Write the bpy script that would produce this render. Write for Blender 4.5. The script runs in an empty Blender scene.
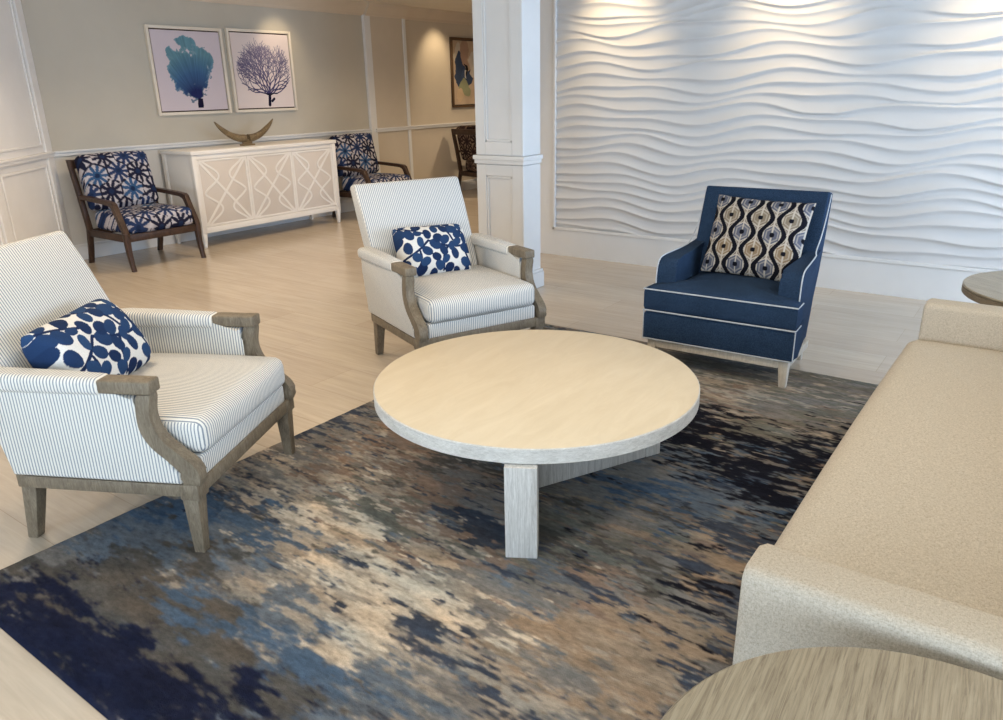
import bpy, bmesh, math, random
import numpy as np
from mathutils import Vector, Matrix

SC = bpy.context.scene
COL = SC.collection
random.seed(7)
RNG = np.random.default_rng(11)
PI = math.pi


# ------------------------------------------------------------------ helpers
def lin(c):
    c = c / 255.0
    return c / 12.92 if c <= 0.04045 else ((c + 0.055) / 1.055) ** 2.4


def rgb(r, g, b):
    return (lin(r), lin(g), lin(b), 1.0)


def link(o):
    COL.objects.link(o)
    return o


def tag(o, label=None, cat=None, group=None, kind=None):
    if label: o['label'] = label
    if cat: o['category'] = cat
    if group: o['group'] = group
    if kind: o['kind'] = kind
    return o


def thing(name, label, cat, loc=(0, 0, 0), rz=0.0, group=None):
    o = bpy.data.objects.new(name, None)
    o.empty_display_size = 0.1
    link(o)
    o.location = loc
    o.rotation_euler = (0, 0, rz)
    return tag(o, label, cat, group)


def obj(name, bm, mat, parent=None, smooth=True, label=None):
    me = bpy.data.meshes.new(name)
    bmesh.ops.recalc_face_normals(bm, faces=bm.faces[:])
    bm.to_mesh(me)
    bm.free()
    return mobj(name, me, mat, parent, smooth, label)


def mobj(name, me, mat, parent=None, smooth=True, label=None):
    if mat is not None:
        me.materials.append(mat)
    if smooth:
        me.polygons.foreach_set('use_smooth', [True] * len(me.polygons))
        try:
            me.set_sharp_from_angle(angle=math.radians(40))
        except Exception:
            pass
    o = bpy.data.objects.new(name, me)
    link(o)
    if parent is not None:
        o.parent = parent
    if label:
        o['label'] = label
    return o


def struct(name, bm, mat, smooth=False):
    o = obj(name, bm, mat, None, smooth)
    o['kind'] = 'structure'
    return o


def copy_tree(o, parent=None):
    c = o.copy()
    COL.objects.link(c)
    if parent is not None:
        c.parent = parent
    for ch in [k for k in bpy.data.objects if k.parent == o]:
        copy_tree(ch, c)
    return c


def box(bm, x0, x1, y0, y1, z0, z1, bev=0.0, seg=2):
    r = bmesh.ops.create_cube(bm, size=1.0)
    vs = r['verts']
    for v in vs:
        v.co = Vector(((x0 + x1) / 2 + v.co.x * (x1 - x0), (y0 + y1) / 2 + v.co.y * (y1 - y0), (z0 + z1) / 2 + v.co.z * (z1 - z0)))
    if bev > 0:
        es = list({e for v in vs for e in v.link_edges})
        bmesh.ops.bevel(bm, geom=es, offset=bev, segments=seg, profile=0.5, affect='EDGES')
    return bm


def B(x0, x1, y0, y1, z0, z1, bev=0.0, seg=2):
    return box(bmesh.new(), x0, x1, y0, y1, z0, z1, bev, seg)


def hexa(bm, lo, hi, bev=0.0, seg=2):
    """lo, hi: four corner points each (same winding)"""
    vs = [bm.verts.new(p) for p in lo] + [bm.verts.new(p) for p in hi]
    fs = [bm.faces.new([vs[0], vs[3], vs[2], vs[1]]), bm.faces.new(vs[4:8])]
    for i in range(4):
        j = (i + 1) % 4
        fs.append(bm.faces.new([vs[i], vs[j], vs[4 + j], vs[4 + i]]))
    if bev > 0:
        es = list({e for f in fs for e in f.edges})
        bmesh.ops.bevel(bm, geom=es, offset=bev, segments=seg, profile=0.5, affect='EDGES')
    return bm


def rect(cx, cy, z, wx, wy):
    return [(cx - wx / 2, cy - wy / 2, z), (cx + wx / 2, cy - wy / 2, z), (cx + wx / 2, cy + wy / 2, z), (cx - wx / 2, cy + wy / 2, z)]


def prism(bm, pts, axis, a0, a1, bev=0.0, seg=2):
    """polygon pts extruded along axis 'x'|'y'|'z' from a0 to a1"""
    def P(p, a):
        if axis == 'x': return (a, p[0], p[1])
        if axis == 'y': return (p[0], a, p[1])
        return (p[0], p[1], a)
    v0 = [bm.verts.new(P(p, a0)) for p in pts]
    v1 = [bm.verts.new(P(p, a1)) for p in pts]
    n = len(pts)
    fs = [bm.faces.new(v0[::-1]), bm.faces.new(v1)]
    for i in range(n):
        j = (i + 1) % n
        fs.append(bm.faces.new([v0[i], v0[j], v1[j], v1[i]]))
    if bev > 0:
        es = list({e for f in fs[:2] for e in f.edges})
        bmesh.ops.bevel(bm, geom=es, offset=bev, segments=seg, profile=0.5, affect='EDGES')
    return bm


def spline(pts, n=6):
    """Catmull-Rom through an open list of points"""
    P = [np.array(p, float) for p in pts]
    P = [2 * P[0] - P[1]] + P + [2 * P[-1] - P[-2]]
    out = []
    for i in range(1, len(P) - 2):
        for k in range(n):
            t = k / n
            a, b, c, d = P[i - 1:i + 3]
            out.append(tuple(0.5 * ((2 * b) + (-a + c) * t + (2 * a - 5 * b + 4 * c - d) * t * t + (-a + 3 * b - 3 * c + d) * t ** 3)))
    out.append(tuple(P[-2]))
    return out


def tube(bm, pts, r, sides=8, cap=True):
    pts = [Vector(p) for p in pts]
    rs = r if isinstance(r, (list, tuple)) else [r] * len(pts)
    rings = []
    prev = None
    for i, p in enumerate(pts):
        t = (pts[min(i + 1, len(pts) - 1)] - pts[max(i - 1, 0)]).normalized()
        if prev is None:
            a = Vector((0, 0, 1)) if abs(t.z) < 0.9 else Vector((1, 0, 0))
            u = t.cross(a).normalized()
        else:
            u = (prev - t * prev.dot(t)).normalized()
        prev = u
        w = t.cross(u)
        rings.append([bm.verts.new(p + (u * math.cos(2 * PI * k / sides) + w * math.sin(2 * PI * k / sides)) * rs[i]) for k in range(sides)])
    for a, b in zip(rings, rings[1:]):
        for k in range(sides):
            bm.faces.new([a[k], a[(k + 1) % sides], b[(k + 1) % sides], b[k]])
    if cap:
        bm.faces.new(rings[0][::-1])
        bm.faces.new(rings[-1])
    return bm


def lathe(bm, prof, cx=0, cy=0, n=96):
    rings = []
    for r, z in prof:
        rings.append([bm.verts.new((cx + r * math.cos(2 * PI * k / n), cy + r * math.sin(2 * PI * k / n), z)) for k in range(n)])
    for a, b in zip(rings, rings[1:]):
        for k in range(n):
            bm.faces.new([a[k], a[(k + 1) % n], b[(k + 1) % n], b[k]])
    bm.faces.new(rings[0][::-1])
    bm.faces.new(rings[-1])
    return bm


def loft(bm, sections):
    """closed rings of equal length -> skin, capped"""
    R = [[bm.verts.new(p) for p in s] for s in sections]
    n = len(R[0])
    for a, b in zip(R, R[1:]):
        for k in range(n):
            bm.faces.new([a[k], a[(k + 1) % n], b[(k + 1) % n], b[k]])
    bm.faces.new(R[0][::-1])
    bm.faces.new(R[-1])
    return bm


def rrect(hw, hh, r, n=5):
    """rounded rectangle outline (2D) centred on 0"""
    out = []
    for cx, cy, a0 in ((hw - r, hh - r, 0), (-hw + r, hh - r, 90), (-hw + r, -hh + r, 180), (hw - r, -hh + r, 270)):
        for k in range(n + 1):
            a = math.radians(a0 + 90 * k / n)
            out.append((cx + r * math.cos(a), cy + r * math.sin(a)))
    return out


def cushion_np(hx, hy, hz, r, puff=(0, 0, 0), n=(40, 40, 10)):
    """rounded and puffed box as (verts, quads) about the origin; puff per axis"""
    verts, faces, idx = [], [], {}

    def vid(p):
        k = tuple(round(c, 5) for c in p)
        if k not in idx:
            idx[k] = len(verts)
            verts.append(p)
        return idx[k]
    ax = [(0, 1, 2), (1, 2, 0), (2, 0, 1)]
    for a, b, c in ax:
        for s in (-1, 1):
            na, nb = n[a], n[b]
            G = [[None] * (nb + 1) for _ in range(na + 1)]
            for i in range(na + 1):
                for j in range(nb + 1):
                    p = [0, 0, 0]
                    p[a] = -1 + 2 * i / na
                    p[b] = -1 + 2 * j / nb
                    p[c] = s
                    G[i][j] = vid(p)
            for i in range(na):
                for j in range(nb):
                    q = [G[i][j], G[i + 1][j], G[i + 1][j + 1], G[i][j + 1]]
                    faces.append(q if s > 0 else q[::-1])
    V = np.array(verts, float)
    H = np.array([hx, hy, hz], float)
    # spend vertices on the rounded rim
    P = V * H
    core = np.clip(P, -(H - r), H - r)
    # remap so that the outermost grid cells cover the rounding
    d = P - core
    L = np.linalg.norm(d, axis=1, keepdims=True)
    P = np.where(L > 1e-9, core + d / np.maximum(L, 1e-9) * np.minimum(L, 1) * 0 + core * 0 + d / np.maximum(L, 1e-9) * r + 0 * core, P)
    P = np.where(L > 1e-9, core + d / np.maximum(L, 1e-9) * r, core)
    for k in range(3):
        if puff[k]:
            a, b = [(1, 2), (0, 2), (0, 1)][k]
            P[:, k] += np.sign(V[:, k]) * np.abs(V[:, k]) ** 2 * puff[k] * (1 - V[:, a] ** 2) * (1 - V[:, b] ** 2)
    return P, faces, V


def npmesh(name, V, F):
    me = bpy.data.meshes.new(name)
    me.from_pydata([tuple(map(float, v)) for v in V], [], [tuple(map(int, f)) for f in F])
    me.update()
    return me


def setcol(me, C):
    at = me.color_attributes.new('Col', 'FLOAT_COLOR', 'POINT')
    C = np.asarray(C, np.float32)
    if C.shape[1] == 3:
        C = np.c_[C, np.ones(len(C), np.float32)]
    at.data.foreach_set('color', C.ravel())


def cushion(name, c, h, r, puff, mat, parent=None, n=(16, 16, 6), rot=None, colf=None):
    P, F, V = cushion_np(*h, r, puff, n)
    C = None
    if colf is not None:
        C = colf(P, V)
    if rot is not None:
        P = P @ np.array(rot.to_3x3()).T
    P = P + np.array(c)
    me = npmesh(name, P, F)
    if C is not None:
        setcol(me, C)
    return mobj(name, me, mat, parent)


def grid_np(nu, nv):
    u = np.linspace(0, 1, nu + 1)
    v = np.linspace(0, 1, nv + 1)
    UU, VV = np.meshgrid(u, v, indexing='ij')
    I = np.arange((nu + 1) * (nv + 1)).reshape(nu + 1, nv + 1)
    F = np.stack([I[:-1, :-1], I[1:, :-1], I[1:, 1:], I[:-1, 1:]], -1).reshape(-1, 4)
    return UU.ravel(), VV.ravel(), F


# value noise -------------------------------------------------------
class Noise:
    def __init__(self, seed):
        self.t = np.random.default_rng(seed).random((256, 256))

    def __call__(self, x, y):
        xi = np.floor(x).astype(int); yi = np.floor(y).astype(int)
        fx = x - xi; fy = y - yi
        fx = fx * fx * (3 - 2 * fx); fy = fy * fy * (3 - 2 * fy)
        g = lambda a, b: self.t[a % 256, b % 256]
        return (g(xi, yi) * (1 - fx) + g(xi + 1, yi) * fx) * (1 - fy) + (g(xi, yi + 1) * (1 - fx) + g(xi + 1, yi + 1) * fx) * fy

    def fbm(self, x, y, o=4):
        s = 0; a = 0.5; n = 0
        for k in range(o):
            s = s + a * self(x * 2 ** k + 17.3 * k, y * 2 ** k + 9.1 * k)
            n += a; a *= 0.5
        return s / n


# ------------------------------------------------------------------ materials
class NT:
    def __init__(self, name, rough=0.6, spec=0.3):
        self.m = bpy.data.materials.new(name)
        self.m.use_nodes = True
        self.n = self.m.node_tree.nodes
        self.l = self.m.node_tree.links
        self.b = self.n['Principled BSDF']
        self.b.inputs['Roughness'].default_value = rough
        self.b.inputs['Specular IOR Level'].default_value = spec

    def add(self, t, **kw):
        nd = self.n.new(t)
        for k, v in kw.items():
            if k in nd.inputs: nd.inputs[k].default_value = v
            else: setattr(nd, k, v)
        return nd

    def co(self, scale=(1, 1, 1), out='Object', rot=(0, 0, 0)):
        tc = self.add('ShaderNodeTexCoord')
        mp = self.add('ShaderNodeMapping')
        mp.inputs['Scale'].default_value = scale
        mp.inputs['Rotation'].default_value = rot
        self.l.new(tc.outputs[out], mp.inputs['Vector'])
        return mp.outputs['Vector']

    def noise(self, vec, scale=5, detail=4, rough=0.55, dist=0):
        nd = self.add('ShaderNodeTexNoise')
        nd.inputs['Scale'].default_value = scale
        nd.inputs['Detail'].default_value = detail
        nd.inputs['Roughness'].default_value = rough
        nd.inputs['Distortion'].default_value = dist
        self.l.new(vec, nd.inputs['Vector'])
        return nd.outputs['Fac']

    def ramp(self, fac, stops):
        nd = self.add('ShaderNodeValToRGB')
        el = nd.color_ramp.elements
        while len(el) < len(stops): el.new(0.5)
        for e, (p, c) in zip(el, stops):
            e.position = p; e.color = c
        self.l.new(fac, nd.inputs['Fac'])
        return nd.outputs['Color']

    def mix(self, fac, a, b, mode='MIX'):
        nd = self.add('ShaderNodeMix', data_type='RGBA', blend_type=mode)
        for s, v in ((nd.inputs[0], fac), (nd.inputs[6], a), (nd.inputs[7], b)):
            if hasattr(v, 'is_linked'): self.l.new(v, s)
            else: s.default_value = v
        return nd.outputs[2]

    def math(self, op, a, b=None):
        nd = self.add('ShaderNodeMath', operation=op)
        for s, v in zip(nd.inputs, (a, b)):
            if v is None: continue
            if hasattr(v, 'is_linked'): self.l.new(v, s)
            else: s.default_value = v
        return nd.outputs[0]

    def color(self, c):
        if hasattr(c, 'is_linked'): self.l.new(c, self.b.inputs['Base Color'])
        else: self.b.inputs['Base Color'].default_value = c
        return self

    def bump(self, h, strength=0.3, dist=0.01):
        nd = self.add('ShaderNodeBump')
        nd.inputs['Strength'].default_value = strength
        nd.inputs['Distance'].default_value = dist
        self.l.new(h, nd.inputs['Height'])
        self.l.new(nd.outputs['Normal'], self.b.inputs['Normal'])
        return self


def paint(name, c, rough=0.55, var=0.03):
    t = NT(name, rough, 0.3)
    n = t.noise(t.co(), 3, 3)
    d = tuple(x * (1 - 2 * var) for x in c[:3]) + (1,)
    t.color(t.ramp(n, [(0.3, d), (0.7, c)]))
    t.bump(t.noise(t.co(), 220, 2), 0.04, 0.002)
    return t.m


def wood(name, c0, c1, c2, scale=(18, 2.2, 18), rough=0.5, bump=0.15, rings=7):
    t = NT(name, rough, 0.35)
    v = t.co(scale)
    n1 = t.noise(v, 1.6, 6, 0.62, 0.6)
    n2 = t.noise(v, rings, 5, 0.7, 1.2)
    c = t.mix(0.5, t.ramp(n1, [(0.3, c0), (0.5, c1), (0.72, c2)]), t.ramp(n2, [(0.36, c0), (0.5, c1), (0.62, c2)]))
    t.color(c).bump(n2, bump, 0.003)
    return t.m


def striped(name, axis, base, dark, per=0.0112, duty=0.26, rot=0.0):
    t = NT(name, 0.85, 0.15)
    tc = t.add('ShaderNodeTexCoord')
    sp = t.add('ShaderNodeSeparateXYZ')
    t.l.new(tc.outputs['Object'], sp.inputs[0])
    wob = t.noise(t.co(), 9, 2)
    base_co = sp.outputs[axis]
    if axis == 0:
        sn = t.add('ShaderNodeSeparateXYZ')
        t.l.new(tc.outputs['Normal'], sn.inputs[0])
        k = t.math('GREATER_THAN', t.math('ABSOLUTE', sn.outputs[0]), 0.72)
        mxn = t.add('ShaderNodeMix', data_type='FLOAT')
        t.l.new(k, mxn.inputs[0]); t.l.new(sp.outputs[0], mxn.inputs[2]); t.l.new(sp.outputs[1], mxn.inputs[3])
        base_co = mxn.outputs[0]
    a = t.math('ADD', base_co, t.math('MULTIPLY', wob, 0.003))
    f = t.math('FRACT', t.math('DIVIDE', a, per))
    d = t.math('ABSOLUTE', t.math('SUBTRACT', f, 0.5))
    rag = t.noise(t.co((1, 1, 1)), 260, 2)
    w = t.math('ADD', duty * 0.5 - 0.07, t.math('MULTIPLY', rag, 0.14))
    st = t.ramp(t.math('SUBTRACT', d, w), [(0.0, (1, 1, 1, 1)), (0.10, (0, 0, 0, 1))])
    wv = t.noise(t.co(), 340, 2)
    b2 = t.mix(wv, tuple(x * 0.86 for x in base[:3]) + (1,), base)
    c = t.mix(st, b2, dark)
    t.color(c).bump(t.math('ADD', wv, t.math('MULTIPLY', d, 0.6)), 0.25, 0.002)
    return t.m


def attr_fabric(name, rough=0.9, nscale=300, bump=0.25, var=0.12, spec=0.1):
    t = NT(name, rough, spec)
    a = t.add('ShaderNodeVertexColor')
    a.layer_name = 'Col'
    n = t.noise(t.co(), nscale, 2)
    c = t.mix(1.0, a.outputs['Color'], t.ramp(n, [(0.3, (1 - 2 * var, 1 - 2 * var, 1 - 2 * var, 1)), (0.7, (1, 1, 1, 1))]), 'MULTIPLY')
    t.color(c).bump(n, bump, 0.002)
    return t.m


def fabric(name, c0, c1, scale=220, bump=0.3, rough=0.9, big=0.0):
    t = NT(name, rough, 0.12)
    n = t.noise(t.co(), scale, 3, 0.6)
    b = t.noise(t.co(), 6, 4)
    c = t.ramp(n, [(0.32, c0), (0.68, c1)])
    if big:
        c = t.mix(1.0, c, t.ramp(b, [(0.3, (1 - big, 1 - big, 1 - big, 1)), (0.7, (1, 1, 1, 1))]), 'MULTIPLY')
    t.color(c).bump(n, bump, 0.003)
    return t.m


M = {}
M['white'] = paint('white_paint', rgb(222, 221, 219), 0.45)
M['white_wall'] = paint('white_wall_paint', rgb(236, 233, 229), 0.5)
M['white_panel'] = paint('white_panel_paint', rgb(222, 220, 215), 0.5)
M['wave'] = paint('wave_panel_plaster', rgb(204, 203, 202), 0.5, 0.0)
M['wall'] = paint('greige_wall_paint', rgb(190, 183, 169), 0.7)
M['wall_low'] = paint('lower_wall_paint', rgb(205, 202, 196), 0.6)
M['wall_warm'] = paint('sand_wallcovering', rgb(200, 188, 170), 0.7)
M['crown'] = paint('tan_crown_paint', rgb(205, 190, 170), 0.6)
M['ceiling'] = paint('ceiling_paint', rgb(225, 218, 205), 0.8)
def linen(name, c0, c1):
    t = NT(name, 1.0, 0.0)
    n = t.math('ADD', t.math('ADD', t.noise(t.co((620, 170, 170)), 1.0, 2), t.noise(t.co((170, 620, 170)), 1.0, 2)), t.noise(t.co((170, 170, 620)), 1.0, 2))
    n = t.math('DIVIDE', n, 3.0)
    t.color(t.ramp(n, [(0.36, c0), (0.62, c1)])).bump(n, 0.6, 0.004)
    return t.m


M['sofa'] = linen('oat_woven_upholstery', rgb(168, 158, 142), rgb(206, 196, 180))
M['blue'] = fabric('denim_blue_upholstery', rgb(28, 43, 64), rgb(50, 71, 97), 260, 0.3, big=0.22)
M['piping'] = fabric('cream_piping', rgb(168, 172, 176), rgb(196, 199, 202), 200, 0.1)
M['greywood'] = wood('weathered_grey_oak', rgb(84, 74, 60), rgb(116, 104, 87), rgb(140, 128, 108), (20, 20, 4), 0.55, 0.3)
M['darkwood'] = wood('dark_walnut', rgb(38, 26, 20), rgb(62, 44, 34), rgb(84, 62, 48), (20, 20, 5), 0.4, 0.1)
M['blondwood'] = wood('pale_limed_wood', rgb(176, 164, 148), rgb(198, 187, 170), rgb(214, 205, 190), (22, 22, 3), 0.5, 0.15)
M['tabletop'] = wood('pale_maple_veneer', rgb(204, 188, 160), rgb(210, 195, 168), rgb(216, 202, 176), (1.1, 4.5, 3), 0.42, 0.02, 3)
M['limed'] = wood('limed_oak', rgb(150, 146, 140), rgb(196, 193, 187), rgb(222, 220, 215), (46, 46, 2.2), 0.55, 0.35)
M['rim'] = wood('limed_oak_rim', rgb(172, 168, 160), rgb(204, 200, 192), rgb(224, 221, 214), (9, 9, 30), 0.55, 0.2)
M['greyoak'] = wood('grey_oak_veneer', rgb(98, 86, 70), rgb(150, 138, 116), rgb(170, 158, 136), (1.6, 34, 34), 0.30, 0.12, 5)
M['greyoak_rim'] = wood('grey_oak_edge', rgb(104, 92, 76), rgb(130, 117, 98), rgb(150, 136, 116), (5, 5, 22), 0.55, 0.12)
M['sideboard'] = paint('ivory_lacquer', rgb(234, 229, 222), 0.5, 0.03)
M['sideboard_panel'] = paint('ivory_door_panel', rgb(212, 202, 192), 0.6, 0.03)
M['horn'] = wood('aged_horn', rgb(70, 56, 40), rgb(112, 94, 68), rgb(150, 130, 98), (10, 10, 10), 0.4, 0.3)
M['metal'] = NT('aged_brass', 0.35, 0.5).color(rgb(120, 100, 70)).m
M['frame'] = paint('champagne_frame', rgb(226, 216, 200), 0.4)
M['bronze'] = paint('bronze_frame', rgb(92, 70, 50), 0.4)
M['art'] = attr_fabric('printed_canvas', 0.7, 300, 0.05, 0.02)
M['print'] = attr_fabric('printed_cotton', 0.9, 330, 0.25, 0.08)
M['cord'] = fabric('dark_cord', rgb(30, 34, 48), rgb(52, 56, 70), 200, 0.1)
stripe_base, stripe_dark = rgb(230, 226, 217), rgb(132, 138, 146)
M['stripe_x'] = striped('ticking_stripe_across', 0, stripe_base, stripe_dark)
M['stripe_y'] = striped('ticking_stripe_side', 1, stripe_base, stripe_dark)


def floor_mat():
    t = NT('pale_plank_floor', 0.33, 0.45)
    tc = t.add('ShaderNodeTexCoord')
    mp = t.add('ShaderNodeMapping')
    mp.inputs['Rotation'].default_value = (0, 0, PI / 2)
    t.l.new(tc.outputs['Object'], mp.inputs['Vector'])
    br = t.add('ShaderNodeTexBrick')
    br.inputs['Scale'].default_value = 1.0
    br.inputs['Brick Width'].default_value = 1.2
    br.inputs['Row Height'].default_value = 0.3
    br.inputs['Mortar Size'].default_value = 0.0015
    br.inputs['Mortar Smooth'].default_value = 0.3
    br.inputs['Bias'].default_value = 0.0
    br.inputs['Color1'].default_value = rgb(194, 179, 160)
    br.inputs['Color2'].default_value = rgb(202, 188, 169)
    br.inputs['Mortar'].default_value = rgb(174, 158, 138)
    t.l.new(mp.outputs['Vector'], br.inputs['Vector'])
    v = t.co((26, 1.6, 1))
    g = t.noise(v, 1.4, 6, 0.62, 0.7)
    g2 = t.noise(t.co((7, 0.8, 1)), 1.2, 3)
    c = t.mix(1.0, br.outputs['Color'], t.ramp(g, [(0.3, (0.87, 0.86, 0.85, 1)), (0.7, (1.05, 1.05, 1.05, 1))]), 'MULTIPLY')
    c = t.mix(1.0, c, t.ramp(g2, [(0.3, (0.93, 0.93, 0.93, 1)), (0.7, (1.03, 1.03, 1.03, 1))]), 'MULTIPLY')
    t.color(c)
    t.b.inputs['Roughness'].default_value = 0.22
    t.b.inputs['Specular IOR Level'].default_value = 0.75
    t.bump(g, 0.04, 0.002)
    return t.m


M['floor'] = floor_mat()


def rug_mat():
    t = NT('hand_tufted_wool', 0.95, 0.05)
    a = t.add('ShaderNodeVertexColor')
    a.layer_name = 'Col'
    f = t.noise(t.co((90, 34, 1)), 1.0, 5, 0.7)
    c = t.mix(1.0, a.outputs['Color'], t.ramp(f, [(0.28, (0.72, 0.72, 0.72, 1)), (0.5, (0.98, 0.98, 0.98, 1)), (0.74, (1.25, 1.24, 1.22, 1))]), 'MULTIPLY')
    n = t.noise(t.co(), 320, 2)
    t.color(c).bump(t.math('ADD', n, f), 0.5, 0.006)
    return t.m


M['rug'] = rug_mat()

# ------------------------------------------------------------------ camera
f_px, pitch, yaw, roll, CAMH = 754.84, 0.343779, 0.629952, -0.020030, 1.45
fw = Vector((0, math.cos(pitch), -math.sin(pitch)))
rt = Vector((1, 0, 0))
up = rt.cross(fw)
rt, up = rt * math.cos(roll) + up * math.sin(roll), -rt * math.sin(roll) + up * math.cos(roll)
W = Matrix(((math.sin(yaw), math.cos(yaw), 0), (-math.cos(yaw), math.sin(yaw), 0), (0, 0, 1)))
cd = bpy.data.cameras.new('camera')
cd.sensor_fit = 'HORIZONTAL'
cd.sensor_width = 36
cd.lens = 36 * f_px / 1003
cam = link(bpy.data.objects.new('camera', cd))
R3 = W @ Matrix((rt, up, -fw)).transposed()
cam.matrix_world = Matrix.Translation((0, 0, CAMH)) @ R3.to_4x4()
SC.camera = cam

# ------------------------------------------------------------------ room shell
CEIL = 2.5
BW = 7.4          # back wall plane
WX = 5.9          # plane of the frame round the wave panel
struct('floor', B(-3.2, 13.2, -3.4, BW + 0.15, -0.1, 0.0), M['floor'])
struct('ceiling', B(-3.2, 13.2, -3.4, BW + 0.15, CEIL, CEIL + 0.1), M['ceiling'])

# back wall: greige upper field, pale lower field
struct('wall_back', B(3.0, 7.42, BW, BW + 0.15, 0, CEIL), M['wall'])
struct('wall_back_dado', B(3.33, 7.42, BW - 0.006, BW, 0.15, 0.96), M['wall_low'])
struct('wall_back_east', B(7.42, 13.2, BW, BW + 0.15, 0, CEIL), M['wall_warm'])
# shallow pier with white corner strips
struct('wall_pier', B(7.40, 8.08, BW - 0.035, BW, 0, CEIL), M['wall_warm'])


def rail_profile(bm, x0, x1, y):
    box(bm, x0, x1, y - 0.022, y, 0.955, 0.985, 0.006)
    box(bm, x0, x1, y - 0.034, y, 0.985, 1.005, 0.005)
    return bm


bm = bmesh.new()
rail_profile(bm, 3.33, 7.40, BW)
rail_profile(bm, 7.40, 8.08, BW - 0.035)
rail_profile(bm, 8.08, 13.0, BW)
struct('trim_1', bm, M['white'])
bm = bmesh.new()
box(bm, 7.33, 7.44, BW - 0.045, BW, 0.15, 2.36, 0.006)
box(bm, 8.03, 8.085, BW - 0.05, BW, 0.15, 2.36, 0.006)
struct('trim_2', bm, M['white'])
bm = bmesh.new()
prism(bm, [(BW, 2.35), (BW - 0.02, 2.35), (BW - 0.03, 2.38), (BW - 0.085, 2.46), (BW - 0.1, CEIL), (BW, CEIL)], 'x', 3.33, 13.0)
prism(bm, [(BW - 0.03, 2.35), (BW - 0.055, 2.35), (BW - 0.065, 2.38), (BW - 0.12, 2.46), (BW - 0.135, CEIL), (BW - 0.03, CEIL)], 'x', 7.36, 8.12)
struct('trim_3', bm, M['crown'])
bm = bmesh.new()
box(bm, 3.33, 13.0, BW - 0.018, BW, 0, 0.13, 0.003)
box(bm, 3.33, 13.0, BW - 0.010, BW, 0.13, 0.15, 0.004)
struct('baseboard_back', bm, M['white'])

# angled panelled wall on the left (45 degrees), running towards the viewer
AW0 = Vector((3.33, BW, 0))
ang = math.radians(225)


def angled(bm):
    m = Matrix.Translation(AW0) @ Matrix.Rotation(ang, 4, 'Z')
    bmesh.ops.transform(bm, matrix=m, verts=bm.verts[:])
    return bm


L_ = 2.3
struct('wall_left', angled(B(0, L_, -0.15, 0, 0, CEIL)), M['white_wall'])
bm = bmesh.new()
for k in range(2):
    o = k * 1.1
    box(bm, o, o + 0.13, 0, 0.02, 0.13, 2.38, 0.004)               # stile
    for z0, z1 in ((0.16, 0.90), (1.06, 2.34)):                     # raised panel moulding
        a, b = o + 0.17, o + 1.06
        box(bm, a, a + 0.022, 0, 0.014, z0, z1, 0.005)
        box(bm, b - 0.022, b, 0, 0.014, z0, z1, 0.005)
        box(bm, a + 0.021, b - 0.021, 0, 0.0138, z0, z0 + 0.022, 0.005)
        box(bm, a + 0.021, b - 0.021, 0, 0.0138, z1 - 0.022, z1, 0.005)
box(bm, 0, L_, 0, 0.028, 0.955, 0.985, 0.006)
box(bm, 0, L_, 0, 0.040, 0.985, 1.005, 0.005)
box(bm, 0, L_, 0, 0.025, 2.38, CEIL)
struct('trim_4', angled(bm), M['white_wall'])
struct('baseboard_left', angled(B(0, L_, 0, 0.02, 0, 0.15, 0.004)), M['white'])
ex = AW0 + Vector((math.cos(ang), math.sin(ang), 0)) * L_
struct('wall_left_return', B(-3.0, ex.x + 0.02, ex.y - 0.02, ex.y + 0.13, 0, CEIL), M['white_panel'])

# wave wall: frame round the panel, returns, baseboard band
PY1, PZ0, PZ1 = 3.665, 0.255, 2.42
bm = bmesh.new()
box(bm, WX, WX + 0.2, PY1, 4.15, 0, CEIL)
box(bm, WX, WX + 0.2, -3.3, PY1, 0, PZ0)
box(bm, WX, WX + 0.2, -3.3, PY1, PZ1, CEIL)
struct('wall_front', bm, M['white'])
bm = bmesh.new()
box(bm, WX - 0.012, WX + 0.01, -3.2, PY1 + 0.02, PZ0 - 0.02, PZ0 + 0.004, 0.004)
box(bm, WX - 0.012, WX + 0.01, PY1 - 0.004, PY1 + 0.02, PZ0 - 0.02, PZ1, 0.004)
struct('trim_5', bm, M['white'])


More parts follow.
